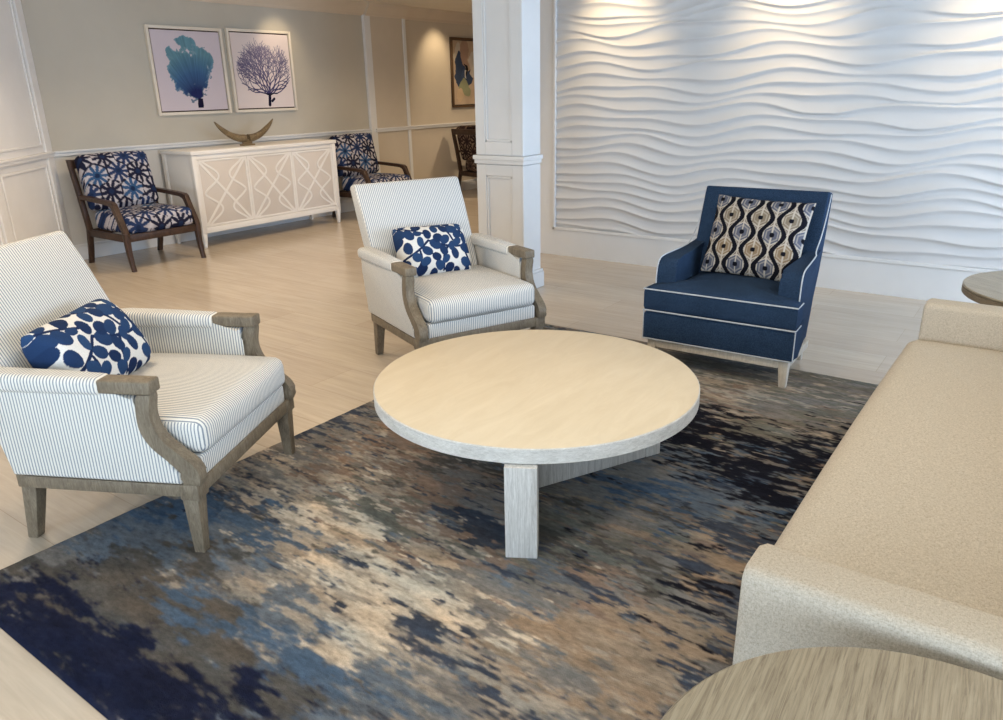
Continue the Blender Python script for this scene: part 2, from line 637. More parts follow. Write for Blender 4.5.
def wave_panel():
    y0, y1 = -3.2, PY1
    nu, nv = 420, 640
    u, v, F = grid_np(nu, nv)
    y = y0 + u * (y1 - y0)
    z = PZ0 + v * (PZ1 - PZ0)
    s = PY1 - y                                  # distance along the wall
    N = Noise(3)
    rs = np.random.default_rng(9)
    K = 38
    sp = 0.080
    su = (PY1 - (y0 + np.linspace(0, 1, nu + 1) * (y1 - y0)))
    ph1, ph2, base = 0.0, 1.0, PZ0 - 0.35
    Z = []
    for k in range(K):
        ph1 += rs.normal(0.15, 0.75); ph2 += rs.normal(0.0, 0.8)
        base += sp * rs.uniform(0.75, 1.25)
        zk = base + 0.034 * np.sin(2 * PI * su / rs.uniform(1.3, 1.8) + ph1) + 0.016 * np.sin(2 * PI * su / 0.80 + ph2) + 0.03 * (N(su * 0.7 + 7 * k, su * 0 + 3.3 * k) - 0.5)
        if Z: zk = np.maximum(zk, Z[-1] + 0.022 + 0.010 * np.sin(su * 2 + k))
        Z.append(zk)
    Z = np.array(Z)                                    # crest lines z_k(s)
    iu = np.repeat(np.arange(nu + 1), nv + 1)
    zz = z.reshape(nu + 1, nv + 1)
    hgt = np.zeros_like(zz)
    for i in range(nu + 1):
        zc = Z[:, i]
        k = np.clip(np.searchsorted(zc, zz[i]) - 1, 0, K - 2)
        g = zc[k + 1] - zc[k]
        t = np.clip((zz[i] - zc[k]) / g, 0, 1)
        # above a crest the surface eases back, then rises slowly to the next crest's underside
        e = 0.62
        prof = np.where(t < e, (1 - t / e) ** 2.0, ((t - e) / (1 - e)) ** 2.2)
        hgt[i] = prof * np.clip(g / 0.10, 0.35, 1.25)
    for _ in range(4):
        hgt[:, 1:-1] = 0.25 * hgt[:, :-2] + 0.5 * hgt[:, 1:-1] + 0.25 * hgt[:, 2:]
    hgt = hgt.ravel()
    dep = 0.022 * hgt * (0.65 + 0.7 * N.fbm(s * 0.8 + 40, z * 2.2, 2))
    x = WX + 0.018 - dep
    V = np.c_[x, y, z]
    me = npmesh('wall_wave_panel', V, F)
    o = mobj('wall_wave_panel', me, M['wave'], None, True)
    o['kind'] = 'structure'
    return o


wave_panel()
# the alcove behind the wave wall closes at x = 13
struct('wall_far', B(13.05, 13.2, 4.0, BW, 0, CEIL), M['wall_warm'])
struct('wall_return', B(WX, 13.2, 4.15, 4.27, 0, CEIL), M['white_panel'])

# free-standing panelled column
CX0, CX1, CY0, CY1 = 4.63, 4.83, 3.15, 3.56
cm = M['white']
bm = B(CX0, CX1, CY0, CY1, 0, CEIL)
struct('column', bm, cm)
bm = bmesh.new()
for z0, z1 in ((0.13, 0.93), (1.0, 2.44)):
    # corner stiles and rails standing proud round the recessed panel
    a, b = CY0 - 0.0, CY1
    box(bm, CX0 - 0.014, CX0, a, a + 0.085, z0, z1, 0.003)
    box(bm, CX0 - 0.014, CX0, b - 0.085, b, z0, z1, 0.003)
    box(bm, CX0 - 0.014, CX0, a + 0.085, b - 0.085, z0, z0 + 0.09, 0.003)
    box(bm, CX0 - 0.014, CX0, a + 0.085, b - 0.085, z1 - 0.08, z1, 0.003)
    c0, c1 = a + 0.085, b - 0.085
    for yy in (c0, c1 - 0.02):
        box(bm, CX0 - 0.010, CX0, yy, yy + 0.02, z0 + 0.09, z1 - 0.08, 0.006)
    for zz in (z0 + 0.09, z1 - 0.10):
        box(bm, CX0 - 0.010, CX0, c0, c1, zz, zz + 0.02, 0.006)
    box(bm, CX0 - 0.014, CX1 + 0.014, CY0 - 0.012, CY0, z0, z1, 0.003)
for g, z0, z1 in ((0.012, 0.935, 0.965), (0.020, 0.965, 0.995), (0.026, 0.0, 0.12), (0.020, 0.12, 0.14)):
    box(bm, CX0 - 0.014 - g, CX1 + g, CY0 - 0.012 - g, CY1 + g, z0, z1, 0.004)
struct('trim_6', bm, M['white'])


# walls with windows on the daylight side (right and behind the camera)
def wall_with_windows(name, horizontal, plane, a0, a1, wins, zlo, zhi, sgn, nwin):
    """plane at y (horizontal) or x; thickness goes outward by sgn"""
    t = 0.18 * sgn
    bm = bmesh.new()

    def bx(b, p, q, r0, r1, d0, d1, bev=0):
        d0, d1 = min(d0, d1), max(d0, d1)
        if horizontal: box(b, p, q, d0, d1, r0, r1, bev)
        else: box(b, d0, d1, p, q, r0, r1, bev)
    bx(bm, a0, a1, 0, zlo, plane, plane + t)
    bx(bm, a0, a1, zhi, CEIL, plane, plane + t)
    e = a0
    for p, q in wins:
        bx(bm, e, p, zlo, zhi, plane, plane + t)
        e = q
    bx(bm, e, a1, zlo, zhi, plane, plane + t)
    struct(name, bm, M['white_panel'])
    for p, q in wins:
        fr = bmesh.new()
        for s0, s1 in ((p, p + 0.06), (q - 0.06, q), ((p + q) / 2 - 0.025, (p + q) / 2 + 0.025)):
            bx(fr, s0, s1, zlo, zhi, plane + t * 0.3, plane + t * 0.7)
        for s0, s1 in ((zlo, zlo + 0.06), (zhi - 0.06, zhi), (1.55, 1.59)):
            bx(fr, p, q, s0, s1, plane + t * 0.3, plane + t * 0.7)
        w = struct('window_%d' % nwin, fr, M['white'])
        pn = bmesh.new()
        bx(pn, p + 0.05, q - 0.05, zlo + 0.05, zhi - 0.05, plane + t * 0.49, plane + t * 0.52)
        obj('pane', pn, M['glass'], w, False)
        nwin += 1
    return nwin


t = NT('clear_glass', 0.02, 0.5)
tr = t.add('ShaderNodeBsdfTransparent')
gl = t.add('ShaderNodeBsdfGlossy')
gl.inputs['Roughness'].default_value = 0.02
mx = t.add('ShaderNodeMixShader')
mx.inputs[0].default_value = 0.06
t.l.new(tr.outputs[0], mx.inputs[1]); t.l.new(gl.outputs[0], mx.inputs[2])
t.l.new(mx.outputs[0], t.n['Material Output'].inputs['Surface'])
M['glass'] = t.m

WR = -3.2
k = wall_with_windows('wall_right', True, WR, -3.0, 6.1, [(-2.2, -0.4), (0.2, 2.6), (3.2, 5.6)], 0.35, 2.3, -1, 1)
wall_with_windows('wall_rear', False, -3.0, WR, ex.y + 0.1, [(-2.6, -0.2), (0.6, 3.0)], 0.35, 2.3, -1, k)

# ------------------------------------------------------------------ rug
RX0, RX1, RY0, RY1 = 0.60, 3.975, -0.20, 2.565
# colour swatches of the weave
NAVY, BLK, DGR, GRY, TAU, CRM, BRN, TAN, STL, BLU, DBL, OLV = [np.array(rgb(*c)[:3]) for c in (
    (27, 31, 50), (24, 25, 34), (82, 78, 73), (116, 112, 108), (152, 142, 129), (190, 178, 161), (124, 108, 97), (142, 126, 109),
    (96, 103, 111), (74, 90, 108), (60, 66, 78), (106, 104, 96))]
RUGPTS = []


def rp(c, *pts):
    for p in pts:
        RUGPTS.append((p[0], p[1], c))


rp(NAVY, (0.64, 2.52), (0.66, 2.41), (0.71, 2.37), (0.65, 2.18), (0.67, 2.07), (0.74, 2.08), (0.72, 1.93), (0.71, 1.77), (0.66, 1.82), (0.70, 1.64), (0.76, 1.52), (0.74, 2.20), (0.74, 1.63), (0.76, 1.90), (0.71, 1.53), (0.79, 2.28), (0.81, 2.19), (0.86, 1.40), (0.86, 1.46))
rp(DGR, (0.83, 2.39), (0.86, 2.20), (0.89, 1.97), (0.94, 2.22), (0.90, 1.73), (0.92, 1.57), (0.98, 2.02), (1.00, 1.83), (0.99, 2.19), (0.92, 1.37), (0.99, 1.72), (0.83, 2.03), (0.89, 1.29), (0.85, 1.70), (0.85, 1.54), (1.11, 2.02), (0.84, 1.83), (1.88, 1.14), (1.98, 1.04), (1.90, 0.85), (2.15, 1.69), (2.15, 1.84), (0.77, 2.54))
rp(BLU, (1.21, 2.41), (1.32, 2.39), (1.02, 1.88), (1.01, 1.68), (1.02, 1.56), (1.00, 1.32), (1.01, 1.24), (1.00, 1.38), (1.02, 1.45), (1.14, 2.39), (1.18, 2.27), (2.40, 1.02), (2.29, 1.05), (1.36, 2.18), (1.31, 1.97))
rp(STL, (0.97, 2.44), (1.07, 2.39), (1.27, 2.20), (1.09, 2.30), (1.02, 1.17), (1.08, 1.14), (1.13, 1.63), (2.40, 0.89), (2.36, 0.76), (0.95, 1.20), (1.71, 1.04), (1.59, 1.04), (1.19, 2.00), (1.28, 1.86), (1.09, 1.07), (2.58, 1.28))
rp(GRY, (0.87, 2.47), (1.62, 2.34), (1.83, 2.41), (2.05, 2.34), (1.18, 1.87), (2.22, 2.38), (2.21, 1.17), (2.13, 1.04), (1.66, 0.94), (1.88, 0.53), (2.38, 1.35), (2.47, 1.13), (1.58, 1.06), (1.38, 1.03), (1.32, 0.80), (1.96, 1.54), (1.53, 1.14), (2.41, 2.18), (2.28, 2.19), (1.14, 1.05), (1.98, 2.45), (1.98, 0.82), (1.85, 0.66), (2.04, 1.70), (3.68, 1.05), (3.90, 1.34), (3.54, 0.79), (3.80, 0.69), (3.70, 1.37), (3.39, 0.86))
rp(TAU, (1.50, 2.24), (1.58, 2.11), (1.75, 2.13), (1.94, 2.16), (1.48, 1.73), (1.23, 1.56), (1.34, 1.88), (1.32, 1.05), (1.29, 0.96), (1.23, 0.86), (1.27, 1.69), (1.79, 1.79), (1.16, 1.75), (1.15, 1.23), (1.15, 1.13), (1.41, 0.92), (1.56, 1.45), (1.53, 1.30), (1.12, 1.57), (1.70, 2.37), (3.40, 1.08), (3.49, 0.98), (3.69, 0.90), (3.56, 1.24))
rp(CRM, (1.50, 1.86), (1.58, 1.86), (1.45, 1.61), (1.41, 1.44), (1.41, 1.31), (1.37, 1.16), (1.44, 1.53), (1.46, 1.92), (1.32, 1.57), (1.34, 1.68), (1.22, 1.34), (1.37, 1.06), (1.13, 1.33), (1.41, 1.39), (1.51, 2.03), (1.54, 1.70))
rp(BRN, (2.06, 2.16), (1.98, 1.94), (1.97, 1.80), (1.78, 1.68), (2.18, 2.15), (3.42, 1.08), (2.04, 0.74), (1.88, 1.67), (1.71, 1.44), (1.83, 2.16), (1.69, 1.26), (1.78, 0.93))
rp(TAN, (1.55, 0.65), (1.74, 0.65), (1.54, 0.80), (1.42, 0.80), (1.65, 0.80), (1.68, 0.60), (2.07, 0.90), (2.12, 0.78), (2.09, 0.66), (1.35, 0.70), (1.43, 0.63), (1.93, 0.63), (1.48, 0.89), (1.33, 0.90), (2.06, 0.82))
rp(DBL, (1.33, 1.32), (1.31, 1.23), (1.30, 1.13), (1.82, 1.48), (1.79, 1.37), (1.22, 0.94), (2.24, 0.65), (1.76, 1.31), (1.52, 2.34), (1.98, 2.51), (2.23, 2.63), (1.98, 0.69), (1.91, 0.57), (1.72, 0.94), (1.71, 0.86), (1.60, 1.15))
rp(OLV, (1.97, 1.16), (1.97, 1.00), (1.77, 1.15), (1.91, 0.93), (3.14, 0.87), (3.54, 0.90), (3.69, 0.66), (3.78, 0.78), (3.60, 1.17), (3.41, 0.77), (3.79, 0.64), (3.80, 1.42), (3.68, 1.05), (3.78, 1.30), (1.67, 1.73), (3.55, 1.37))
rp(BLK, (3.03, 1.01), (3.02, 0.88), (3.02, 0.71), (2.86, 0.78), (3.00, 1.10), (2.90, 0.64), (3.21, 0.59), (3.08, 1.17), (2.71, 0.70), (2.58, 0.62), (1.89, 0.60), (2.88, 1.09), (2.73, 0.82), (2.99, 0.58), (2.51, 0.73))


def make_rug():
    nu, nv = 600, 500
    u, v, F = grid_np(nu, nv)
    x = RX0 + u * (RX1 - RX0)
    y = RY0 + v * (RY1 - RY0)
    N1, N2, N3, N4 = Noise(1), Noise(2), Noise(5), Noise(6)
    wy = y + 0.16 * (N2.fbm(x * 5, y * 3, 4) - 0.5)
    wx = x + 0.12 * (N3.fbm(x * 5, y * 5, 4) - 0.5)
    classes = {}
    for a, b, c in RUGPTS:
        classes.setdefault(tuple(c), []).append((a, b))
    amp = 0.50 + 0.50 * np.clip((x - 0.95) / 0.55, 0, 1)     # calmer, larger patches at the near end
    score, cols = [], []
    for i, (c, pts) in enumerate(classes.items()):
        P = np.array(pts)
        d = np.min((wx[:, None] - P[None, :, 0]) ** 2 / 0.7 + (wy[:, None] - P[None, :, 1]) ** 2 / 1.6, axis=1)
        # each yarn colour breaks up in its own ragged strokes along y
        n = N1.fbm(x * 36 + 31 * i, y * 8.0 + 17 * i, 4) - 0.5
        n2 = N4.fbm(x * 85 + 13 * i, y * 26 + 7 * i, 3) - 0.5
        n3 = N2.fbm(x * 8 + 5 * i, y * 4 + 3 * i, 2) - 0.5
        score.append(0.5 * np.log(d + 1.5e-3) + amp * (4.6 * n + 3.0 * n2) + 1.2 * n3)
        cols.append(c)
    S = np.array(score).T
    w = np.exp(-6.0 * (S - S.min(1, keepdims=True)))
    w /= w.sum(1, keepdims=True)
    col = w @ np.array(cols)
    # woven colour wander
    s = N2.fbm(x * 30, y * 9, 4)
    s2 = N3.fbm(x * 90, y * 34, 3)
    col = col * (0.50 + 0.60 * s + 0.50 * s2)[:, None]
    warm = (N4.fbm(x * 14 + 9, y * 5, 3) - 0.5)[:, None]
    col = col * (1 + warm * np.array([0.30, 0.0, -0.28]))
    z = np.full_like(x, 0.013) + 0.003 * N2.fbm(x * 40, y * 40, 2)
    edge = np.minimum(np.minimum(u, 1 - u) * (RX1 - RX0), np.minimum(v, 1 - v) * (RY1 - RY0))
    z = z * np.clip(edge / 0.010, 0, 1) ** 0.5 + 0.0008
    me = npmesh('area_rug', np.c_[x, y, z], F)
    setcol(me, np.clip(col, 0.004, 1))
    o = mobj('area_rug', me, M['rug'])
    return tag(o, 'large abstract rug in navy, grey, taupe and steel blue under the coffee table', 'rug')


make_rug()
RZ = 0.016       # height of the pile

# ------------------------------------------------------------------ coffee table
TC = Vector((2.28, 1.503, 0))
t = thing('coffee_table', 'large round low coffee table with pale top and limed oak panel base', 'coffee table', (TC.x, TC.y, RZ))
Rt = 0.62
zt = 0.40 - RZ
tt = obj('tabletop', lathe(bmesh.new(), [(Rt - 0.012, zt - 0.004), (Rt - 0.008, zt), (0.001, zt)][::-1] if False else [(0.001, zt - 0.006), (Rt - 0.006, zt - 0.006), (Rt - 0.004, zt - 0.001), (Rt - 0.006, zt), (0.001, zt)]), M['tabletop'], t)
obj('edge_band', lathe(bmesh.new(), [(0.3, zt - 0.055), (Rt - 0.004, zt - 0.055), (Rt, zt - 0.052), (Rt, zt - 0.004), (Rt - 0.003, zt - 0.001), (Rt - 0.006, zt - 0.0035), (0.3, zt - 0.0065)]), M['rim'], t, label='whitewashed edge band')
LIMB = M['limed']


def along(bm, p, q, th0, th1, h0, h1, bev=0.003):
    """upright board whose near face runs p -> q (table-centre coordinates), thickness th0..th1 to its left"""
    p, q = Vector(p), Vector(q)
    d = (q - p).normalized(); n = Vector((-d.y, d.x))
    c = [p + n * th0, q + n * th0, q + n * th1, p + n * th1]
    return hexa(bm, [(v.x, v.y, h0) for v in c], [(v.x, v.y, h1) for v in c], bev)


zu = zt - 0.056
obj('leg', along(bmesh.new(), (-0.560, -0.313), (-0.475, -0.264), -0.052, 0.052, 0, zu), LIMB, t)
obj('base_panel', along(bmesh.new(), (-0.473, -0.263), (-0.20, -0.105), -0.030, 0.030, 0, zu), LIMB, t)
obj('leg', along(bmesh.new(), (0.315, -0.338), (0.378, -0.369), 0.0, 0.085, 0, zu), LIMB, t)
obj('base_panel', along(bmesh.new(), (-0.24, -0.066), (0.313, -0.337), 0.002, 0.070, 0, zu), LIMB, t)
obj('leg', along(bmesh.new(), (-0.03, 0.50), (-0.035, 0.565), -0.042, 0.042, 0, zu), LIMB, t)
obj('base_panel', along(bmesh.new(), (-0.03, 0.03), (-0.03, 0.498), -0.03, 0.03, 0, zu), LIMB, t)


# ------------------------------------------------------------------ end tables
def end_table(x, y, R, z, label, grain, base_z=0.0):
    t = thing('end_table', label, 'end table', (x, y, base_z), grain, 'round end tables at the sofa ends')
    z -= base_z
    obj('tabletop', lathe(bmesh.new(), [(0.001, z - 0.012), (R - 0.004, z - 0.012), (R - 0.0005, z - 0.008), (R, z - 0.004), (R - 0.004, z), (0.001, z)]), M['greyoak'], t)
    obj('edge_band', lathe(bmesh.new(), [(0.2, z - 0.042), (R - 0.004, z - 0.042), (R, z - 0.038), (R, z - 0.0125), (0.2, z - 0.0125)]), M['greyoak_rim'], t)
    for k in range(3):
        a = math.radians(90 + 120 * k)
        bm = bmesh.new()
        c, s = math.cos(a), math.sin(a)
        hexa(bm, rect(0.24, 0, 0, 0.04, 0.04), rect(0.20, 0, z - 0.043, 0.055, 0.055), 0.004)
        bmesh.ops.rotate(bm, cent=(0, 0, 0), matrix=Matrix.Rotation(a, 3, 'Z'), verts=bm.verts[:])
        obj('leg', bm, M['greyoak_rim'], t)
    obj('lower_ring', lathe(bmesh.new(), [(0.001, 0.12), (0.205, 0.12), (0.21, 0.125), (0.21, 0.135), (0.205, 0.14), (0.001, 0.14)], n=48), M['greyoak_rim'], t)
    return t


end_table(0.81, -0.058, 0.387, 0.58, 'round grey oak end table against the near sofa arm', 0.05, RZ)
end_table(4.02, -0.134, 0.405, 0.58, 'round grey oak end table beyond the far sofa arm', 0.9)

# ------------------------------------------------------------------ sofa
t = thing('sofa', 'oat beige woven sofa with one long bench cushion and low track arms', 'sofa', (2.34, -0.1, 0))
ox, oy = -2.34, 0.1


def P3(x, y, z): return (x + ox, y + oy, z)


SX0, SX1 = 1.225, 3.53        # outer faces of the arms
for (x, y) in ((1.30, 0.27), (3.45, 0.27), (1.30, -0.52), (3.45, -0.52)):
    bm = hexa(bmesh.new(), rect(x + ox, y + oy, RZ if y > -0.2 else 0, 0.035, 0.035), rect(x + ox, y + oy, 0.12, 0.05, 0.05), 0.004)
    obj('leg', bm, M['greywood'], t)
obj('frame', B(SX0 + 0.02 + ox, SX1 - 0.02 + ox, -0.58 + oy, 0.31 + oy, 0.12, 0.29, 0.015), M['sofa'], t)
for x0, x1 in ((SX0, SX0 + 0.125), (SX1 - 0.125, SX1)):
    hw = (x1 - x0) / 2
    cxm = (x0 + x1) / 2 + ox
    secs = []
    for yy, gr in ((0.350, -0.018), (0.346, -0.006), (0.334, 0), (-0.55, 0), (-0.575, -0.008), (-0.58, -0.018)):
        pts = rrect(hw + gr, 0.23 + gr, 0.024, 6)
        pts = [(px * (1 + 0.10 * (0.23 - pz) / 0.46), pz) for px, pz in pts]
        secs.append([(cxm + px, yy + oy, 0.37 + pz) for px, pz in pts])
    obj('arm', loft(bmesh.new(), secs), M['sofa'], t)
xa, xb = SX0 + 0.127, SX1 - 0.127
cushion('seat_cushion', P3((xa + xb) / 2, -0.02, 0.375), ((xb - xa) / 2, 0.405, 0.085), 0.05, (0, 0.012, 0.02), M['sofa'], t, (40, 20, 8))
obj('back', B(SX0 + 0.02 + ox, SX1 - 0.02 + ox, -0.60 + oy, -0.43 + oy, 0.2, 0.80, 0.04, 4), M['sofa'], t)
for k in range(2):
    w = (xb - xa) / 2
    cushion('back_cushion', P3(xa + w * (k + 0.5), -0.36, 0.63), (w / 2 - 0.004, 0.07, 0.19), 0.04, (0, 0.03, 0), M['sofa'], t, (16, 8, 14), Matrix.Rotation(math.radians(-8), 4, 'X'))


# ------------------------------------------------------------------ ticking-stripe armchair
def striped_chair(name, label, loc, rz):
    t = thing(name, label, 'armchair', loc, rz, 'striped armchairs round the coffee table')
    G = M['greywood']
    for s in (-1, 1):
        # front leg: tapered, slight splay, with square block head
        bm = hexa(bmesh.new(), rect(s * 0.360, -0.325, RZ - 0.003, 0.036, 0.036), rect(s * 0.352, -0.325, 0.225, 0.056, 0.056), 0.004)
        box(bm, s * 0.352 - 0.033, s * 0.352 + 0.033, -0.361, -0.295, 0.215, 0.272, 0.005)
        obj('leg', bm, G, t)
        bm = hexa(bmesh.new(), rect(s * 0.325, 0.325, 0, 0.038, 0.038), rect(s * 0.330, 0.275, 0.225, 0.056, 0.058), 0.004)
        box(bm, s * 0.332 - 0.033, s * 0.332 + 0.033, 0.243, 0.309, 0.215, 0.268, 0.005)
        obj('leg', bm, G, t)
        # carved arm support: S-curve plus square hand rest
        front = spline([(-0.252, 0.58), (-0.240, 0.50), (-0.262, 0.435), (-0.312, 0.385), (-0.358, 0.345), (-0.376, 0.305), (-0.368, 0.268)], 5)
        rear = spline([(-0.312, 0.268), (-0.316, 0.305), (-0.276, 0.352), (-0.224, 0.402), (-0.196, 0.46), (-0.196, 0.53), (-0.206, 0.58)], 5)
        x0, x1 = sorted((s * 0.384, s * 0.336))
        ap = obj('arm_support', prism(bmesh.new(), front + rear, 'x', x0, x1, 0.008, 2), G, t)
        bm = bmesh.new()
        x0, x1 = sorted((s * 0.389, s * 0.324))
        box(bm, x0, x1, -0.258, -0.080, 0.580, 0.625, 0.008, 3)
        obj('hand_rest', bm, G, ap)
        # upholstered side panel
        poly = [(-0.304, 0.268), (-0.308, 0.310), (-0.270, 0.358), (-0.218, 0.408), (-0.190, 0.46), (-0.190, 0.53), (-0.200, 0.578), (-0.085, 0.578),
                (-0.082, 0.618), (0.24, 0.628), (0.36, 0.62), (0.345, 0.50), (0.30, 0.268)]
        x0, x1 = sorted((s * 0.382, s * 0.322))
        obj('side_panel', prism(bmesh.new(), poly, 'x', x0, x1, 0.014, 4), M['stripe_y'], t)
        # padded arm top
        secs = []
        for yy, g in ((-0.083, 0.0), (-0.075, 0.004), (0.1, 0.008), (0.30, 0.010), (0.36, 0.006)):
            secs.append([(s * 0.352 + px, yy, 0.598 + pz + g * 0.5) for px, pz in rrect(0.036 + g, 0.026 + g * 0.6, 0.022, 5)])
        obj('arm_pad', loft(bmesh.new(), secs), M['stripe_y'], t)
        # side rail
        x0, x1 = sorted((s * 0.378, s * 0.335))
        obj('rail', B(x0, x1, -0.31, 0.27, 0.222, 0.267, 0.005), G, t)
    obj('rail', B(-0.33, 0.33, -0.357, -0.315, 0.222, 0.274, 0.005), G, t)
    obj('rail', B(-0.32, 0.32, 0.27, 0.30, 0.222, 0.267, 0.005), G, t)
    obj('seat_deck', B(-0.326, 0.326, -0.352, 0.30, 0.268, 0.345, 0.012, 3), M['stripe_x'], t)
    cushion('seat_cushion', (0, -0.07, 0.408), (0.322, 0.305, 0.063), 0.036, (0, 0.012, 0.026), M['stripe_x'], t, (24, 24, 8))
    # raked back slab
    secs = []
    for z, yc, hw, ht in ((0.30, 0.245, 0.30, 0.045), (0.45, 0.305, 0.318, 0.060), (0.62, 0.378, 0.326, 0.060), (0.80, 0.458, 0.331, 0.052), (0.938, 0.520, 0.335, 0.040), (0.950, 0.526, 0.333, 0.034), (0.955, 0.530, 0.328, 0.026)):
        secs.append([(px, yc + py, z + (-0.25 * py)) for px, py in rrect(hw, ht, 0.014, 5)])
    obj('backrest', loft(bmesh.new(), secs), M['stripe_x'], t)
    return t


chA = striped_chair('striped_armchair', 'cream striped armchair nearest the viewer, facing the table from the left', (1.333, 2.559, 0.0), math.radians(27.3))
chB = copy_tree(chA)
chB.location = (3.150, 2.632, 0.0)
chB.rotation_euler = (0, 0, math.radians(-22.5))
chB['label'] = 'cream striped armchair behind the coffee table, beside the white column'
for root in (chA, chB):       # the front legs stand on the rug, the rear legs on the floor: pads level them
    root.location.z = 0.0


# ------------------------------------------------------------------ pillows
def pillow(name, w, h, th, colf, mat, n=(110, 70), pw=(3.0, 3.0), rc=0.0):
    """knife-edge pillow in its own plane: x width, z height, y thickness"""
    u, v, F = grid_np(*n)
    a = 2 * u - 1; b = 2 * v - 1
    prof = np.clip((1 - np.abs(a) ** pw[0]), 0, 1) ** 0.5 * np.clip((1 - np.abs(b) ** pw[1]), 0, 1) ** 0.55
    sx = 1 - 0.045 * (1 - b ** 2) * np.abs(a) - rc * b ** 4 * np.abs(a) ** 3
    sz = 1 - 0.055 * (1 - a ** 2) * np.abs(b) - rc * 1.4 * a ** 4 * np.abs(b) ** 3
    x = a * w / 2 * sx
    z = b * h / 2 * sz
    N = Noise(21)
    wr = 0.006 * (N.fbm(a * 4 + 9, b * 4 + 3, 3) - 0.5)
    yf = -(th / 2 * prof + wr * prof) - 0.002
    yb = (th / 2 * prof) + 0.002
    nv = len(u)
    V = np.r_[np.c_[x, yf, z], np.c_[x, yb, z]]
    FF = np.r_[F, F[:, ::-1] + nv]
    I = np.arange(nv).reshape(n[0] + 1, n[1] + 1)
    loop = list(I[:, 0]) + list(I[-1, 1:]) + list(I[-2::-1, -1]) + list(I[0, -2:0:-1])
    side = [(loop[(k + 1) % len(loop)], loop[k], loop[k] + nv, loop[(k + 1) % len(loop)] + nv) for k in range(len(loop))]
    FF = np.r_[FF, np.array(side)]
    me = npmesh(name, V, FF)
    C = colf(a * w / 2, b * h / 2)
    setcol(me, np.r_[C, C])
    return mobj(name, me, mat)


def place(o, loc, rz, tilt, rollx=0.0):
    """rz: heading of local +X; tilt: lean backwards (about local X); roll about its own normal"""
    o.matrix_world = Matrix.Translation(loc) @ Matrix.Rotation(rz, 4, 'Z') @ Matrix.Rotation(-tilt, 4, 'X') @ Matrix.Rotation(rollx, 4, 'Y')


def leaf_pattern(seed):
    rs = random.Random(seed)
    stems, leaves = [], []
    for k, (x0, z0, x1, z1) in enumerate(((-0.25, -0.07, -0.05, 0.03), (-0.05, 0.03, 0.13, -0.02), (0.13, -0.02, 0.26, 0.07), (-0.20, 0.13, -0.03, 0.06), (0.0, 0.14, 0.10, 0.02), (0.02, -0.14, 0.08, 0.0), (-0.16, -0.14, -0.12, -0.02), (0.20, -0.13, 0.17, 0.02), (0.16, 0.14, 0.2, 0.04))):
        n = 48
        bend = rs.uniform(-0.03, 0.03)
        L = math.hypot(x1 - x0, z1 - z0)
        nx, nz = -(z1 - z0) / L, (x1 - x0) / L
        pts = [(x0 + (x1 - x0) * i / n + nx * bend * math.sin(PI * i / n), z0 + (z1 - z0) * i / n + nz * bend * math.sin(PI * i / n)) for i in range(n + 1)]
        stems.append(pts)
        a0 = math.atan2(z1 - z0, x1 - x0)
        step = 0.036
        m = max(2, int(L / step))
        for i in range(m + 1):
            q = pts[min(n, int(n * i / m))]
            for sd in (-1, 1):
                aa = a0 + sd * rs.uniform(0.8, 1.3)
                ln = rs.uniform(0.034, 0.044)
                c = (q[0] + math.cos(aa) * ln * 1.05, q[1] + math.sin(aa) * ln * 1.05)
                if all(math.hypot(c[0] - l[0], c[1] - l[1]) > 0.043 for l in leaves):
                    leaves.append((c[0], c[1], aa, ln, rs.uniform(0.62, 0.85), rs.random()))

    for _ in range(900):
        c = (rs.uniform(-0.24, 0.24), rs.uniform(-0.16, 0.16))
        if all(math.hypot(c[0] - l[0], c[1] - l[1]) > 0.049 for l in leaves):
            leaves.append((c[0], c[1], rs.uniform(0, PI), rs.uniform(0.030, 0.038), rs.uniform(0.62, 0.85), rs.random()))

    def f(x, z):
        C = np.tile(np.array(rgb(224, 221, 214)[:3]), (len(x), 1))
        dk = np.array(rgb(28, 44, 78)[:3]); mid = np.array(rgb(46, 74, 112)[:3])
        for pts in stems:
            P = np.array(pts)
            d = np.min(np.hypot(x[:, None] - P[None, :, 0], z[:, None] - P[None, :, 1]), axis=1)
            C[d < 0.0065] = dk
        for cx, cz, aa, ln, asp, r in leaves:
            dx, dz = x - cx, z - cz
            p = dx * math.cos(aa) + dz * math.sin(aa)
            q = -dx * math.sin(aa) + dz * math.cos(aa)
            m = (p / (ln * 0.85)) ** 2 + (q / (ln * 0.85 * asp)) ** 2 < 1
            C[m] = dk * (1 - r) + mid * r
        return C
    return f


pA = pillow('lumbar_pillow', 0.43, 0.31, 0.17, leaf_pattern(4), M['print'], (200, 140), (9.0, 2.6), 0.05)
tag(pA, 'navy leaf print lumbar pillow lying in the nearest striped armchair', 'pillow', 'leaf print lumbar pillows')
pB = pA.copy(); COL.objects.link(pB)
pB['label'] = 'navy leaf print lumbar pillow in the striped armchair beside the column'


def chair_pt(root, p):
    m = Matrix.Translation(root.location) @ Matrix.Rotation(root.rotation_euler.z, 4, 'Z')
    return m @ Vector(p)


place(pA, chair_pt(chA, (-0.055, 0.175, 0.605)), chA.rotation_euler.z, math.radians(33), math.radians(-3))
place(pB, chair_pt(chB, (-0.02, 0.175, 0.600)), chB.rotation_euler.z, math.radians(33), math.radians(2))

# ------------------------------------------------------------------ blue club chair
# local frame: front -Y, local +X = world -Y side when rotated by -90 degrees
t = thing('blue_armchair', 'denim blue upholstered armchair with cream piping before the wave wall', 'armchair', (3.99, 1.295, 0.0), math.radians(-90 + 1.5))
BLm = M['blue']


def blue_side(s):
    # side + arm profile in (y, z): y=-.37 is the front
    return None


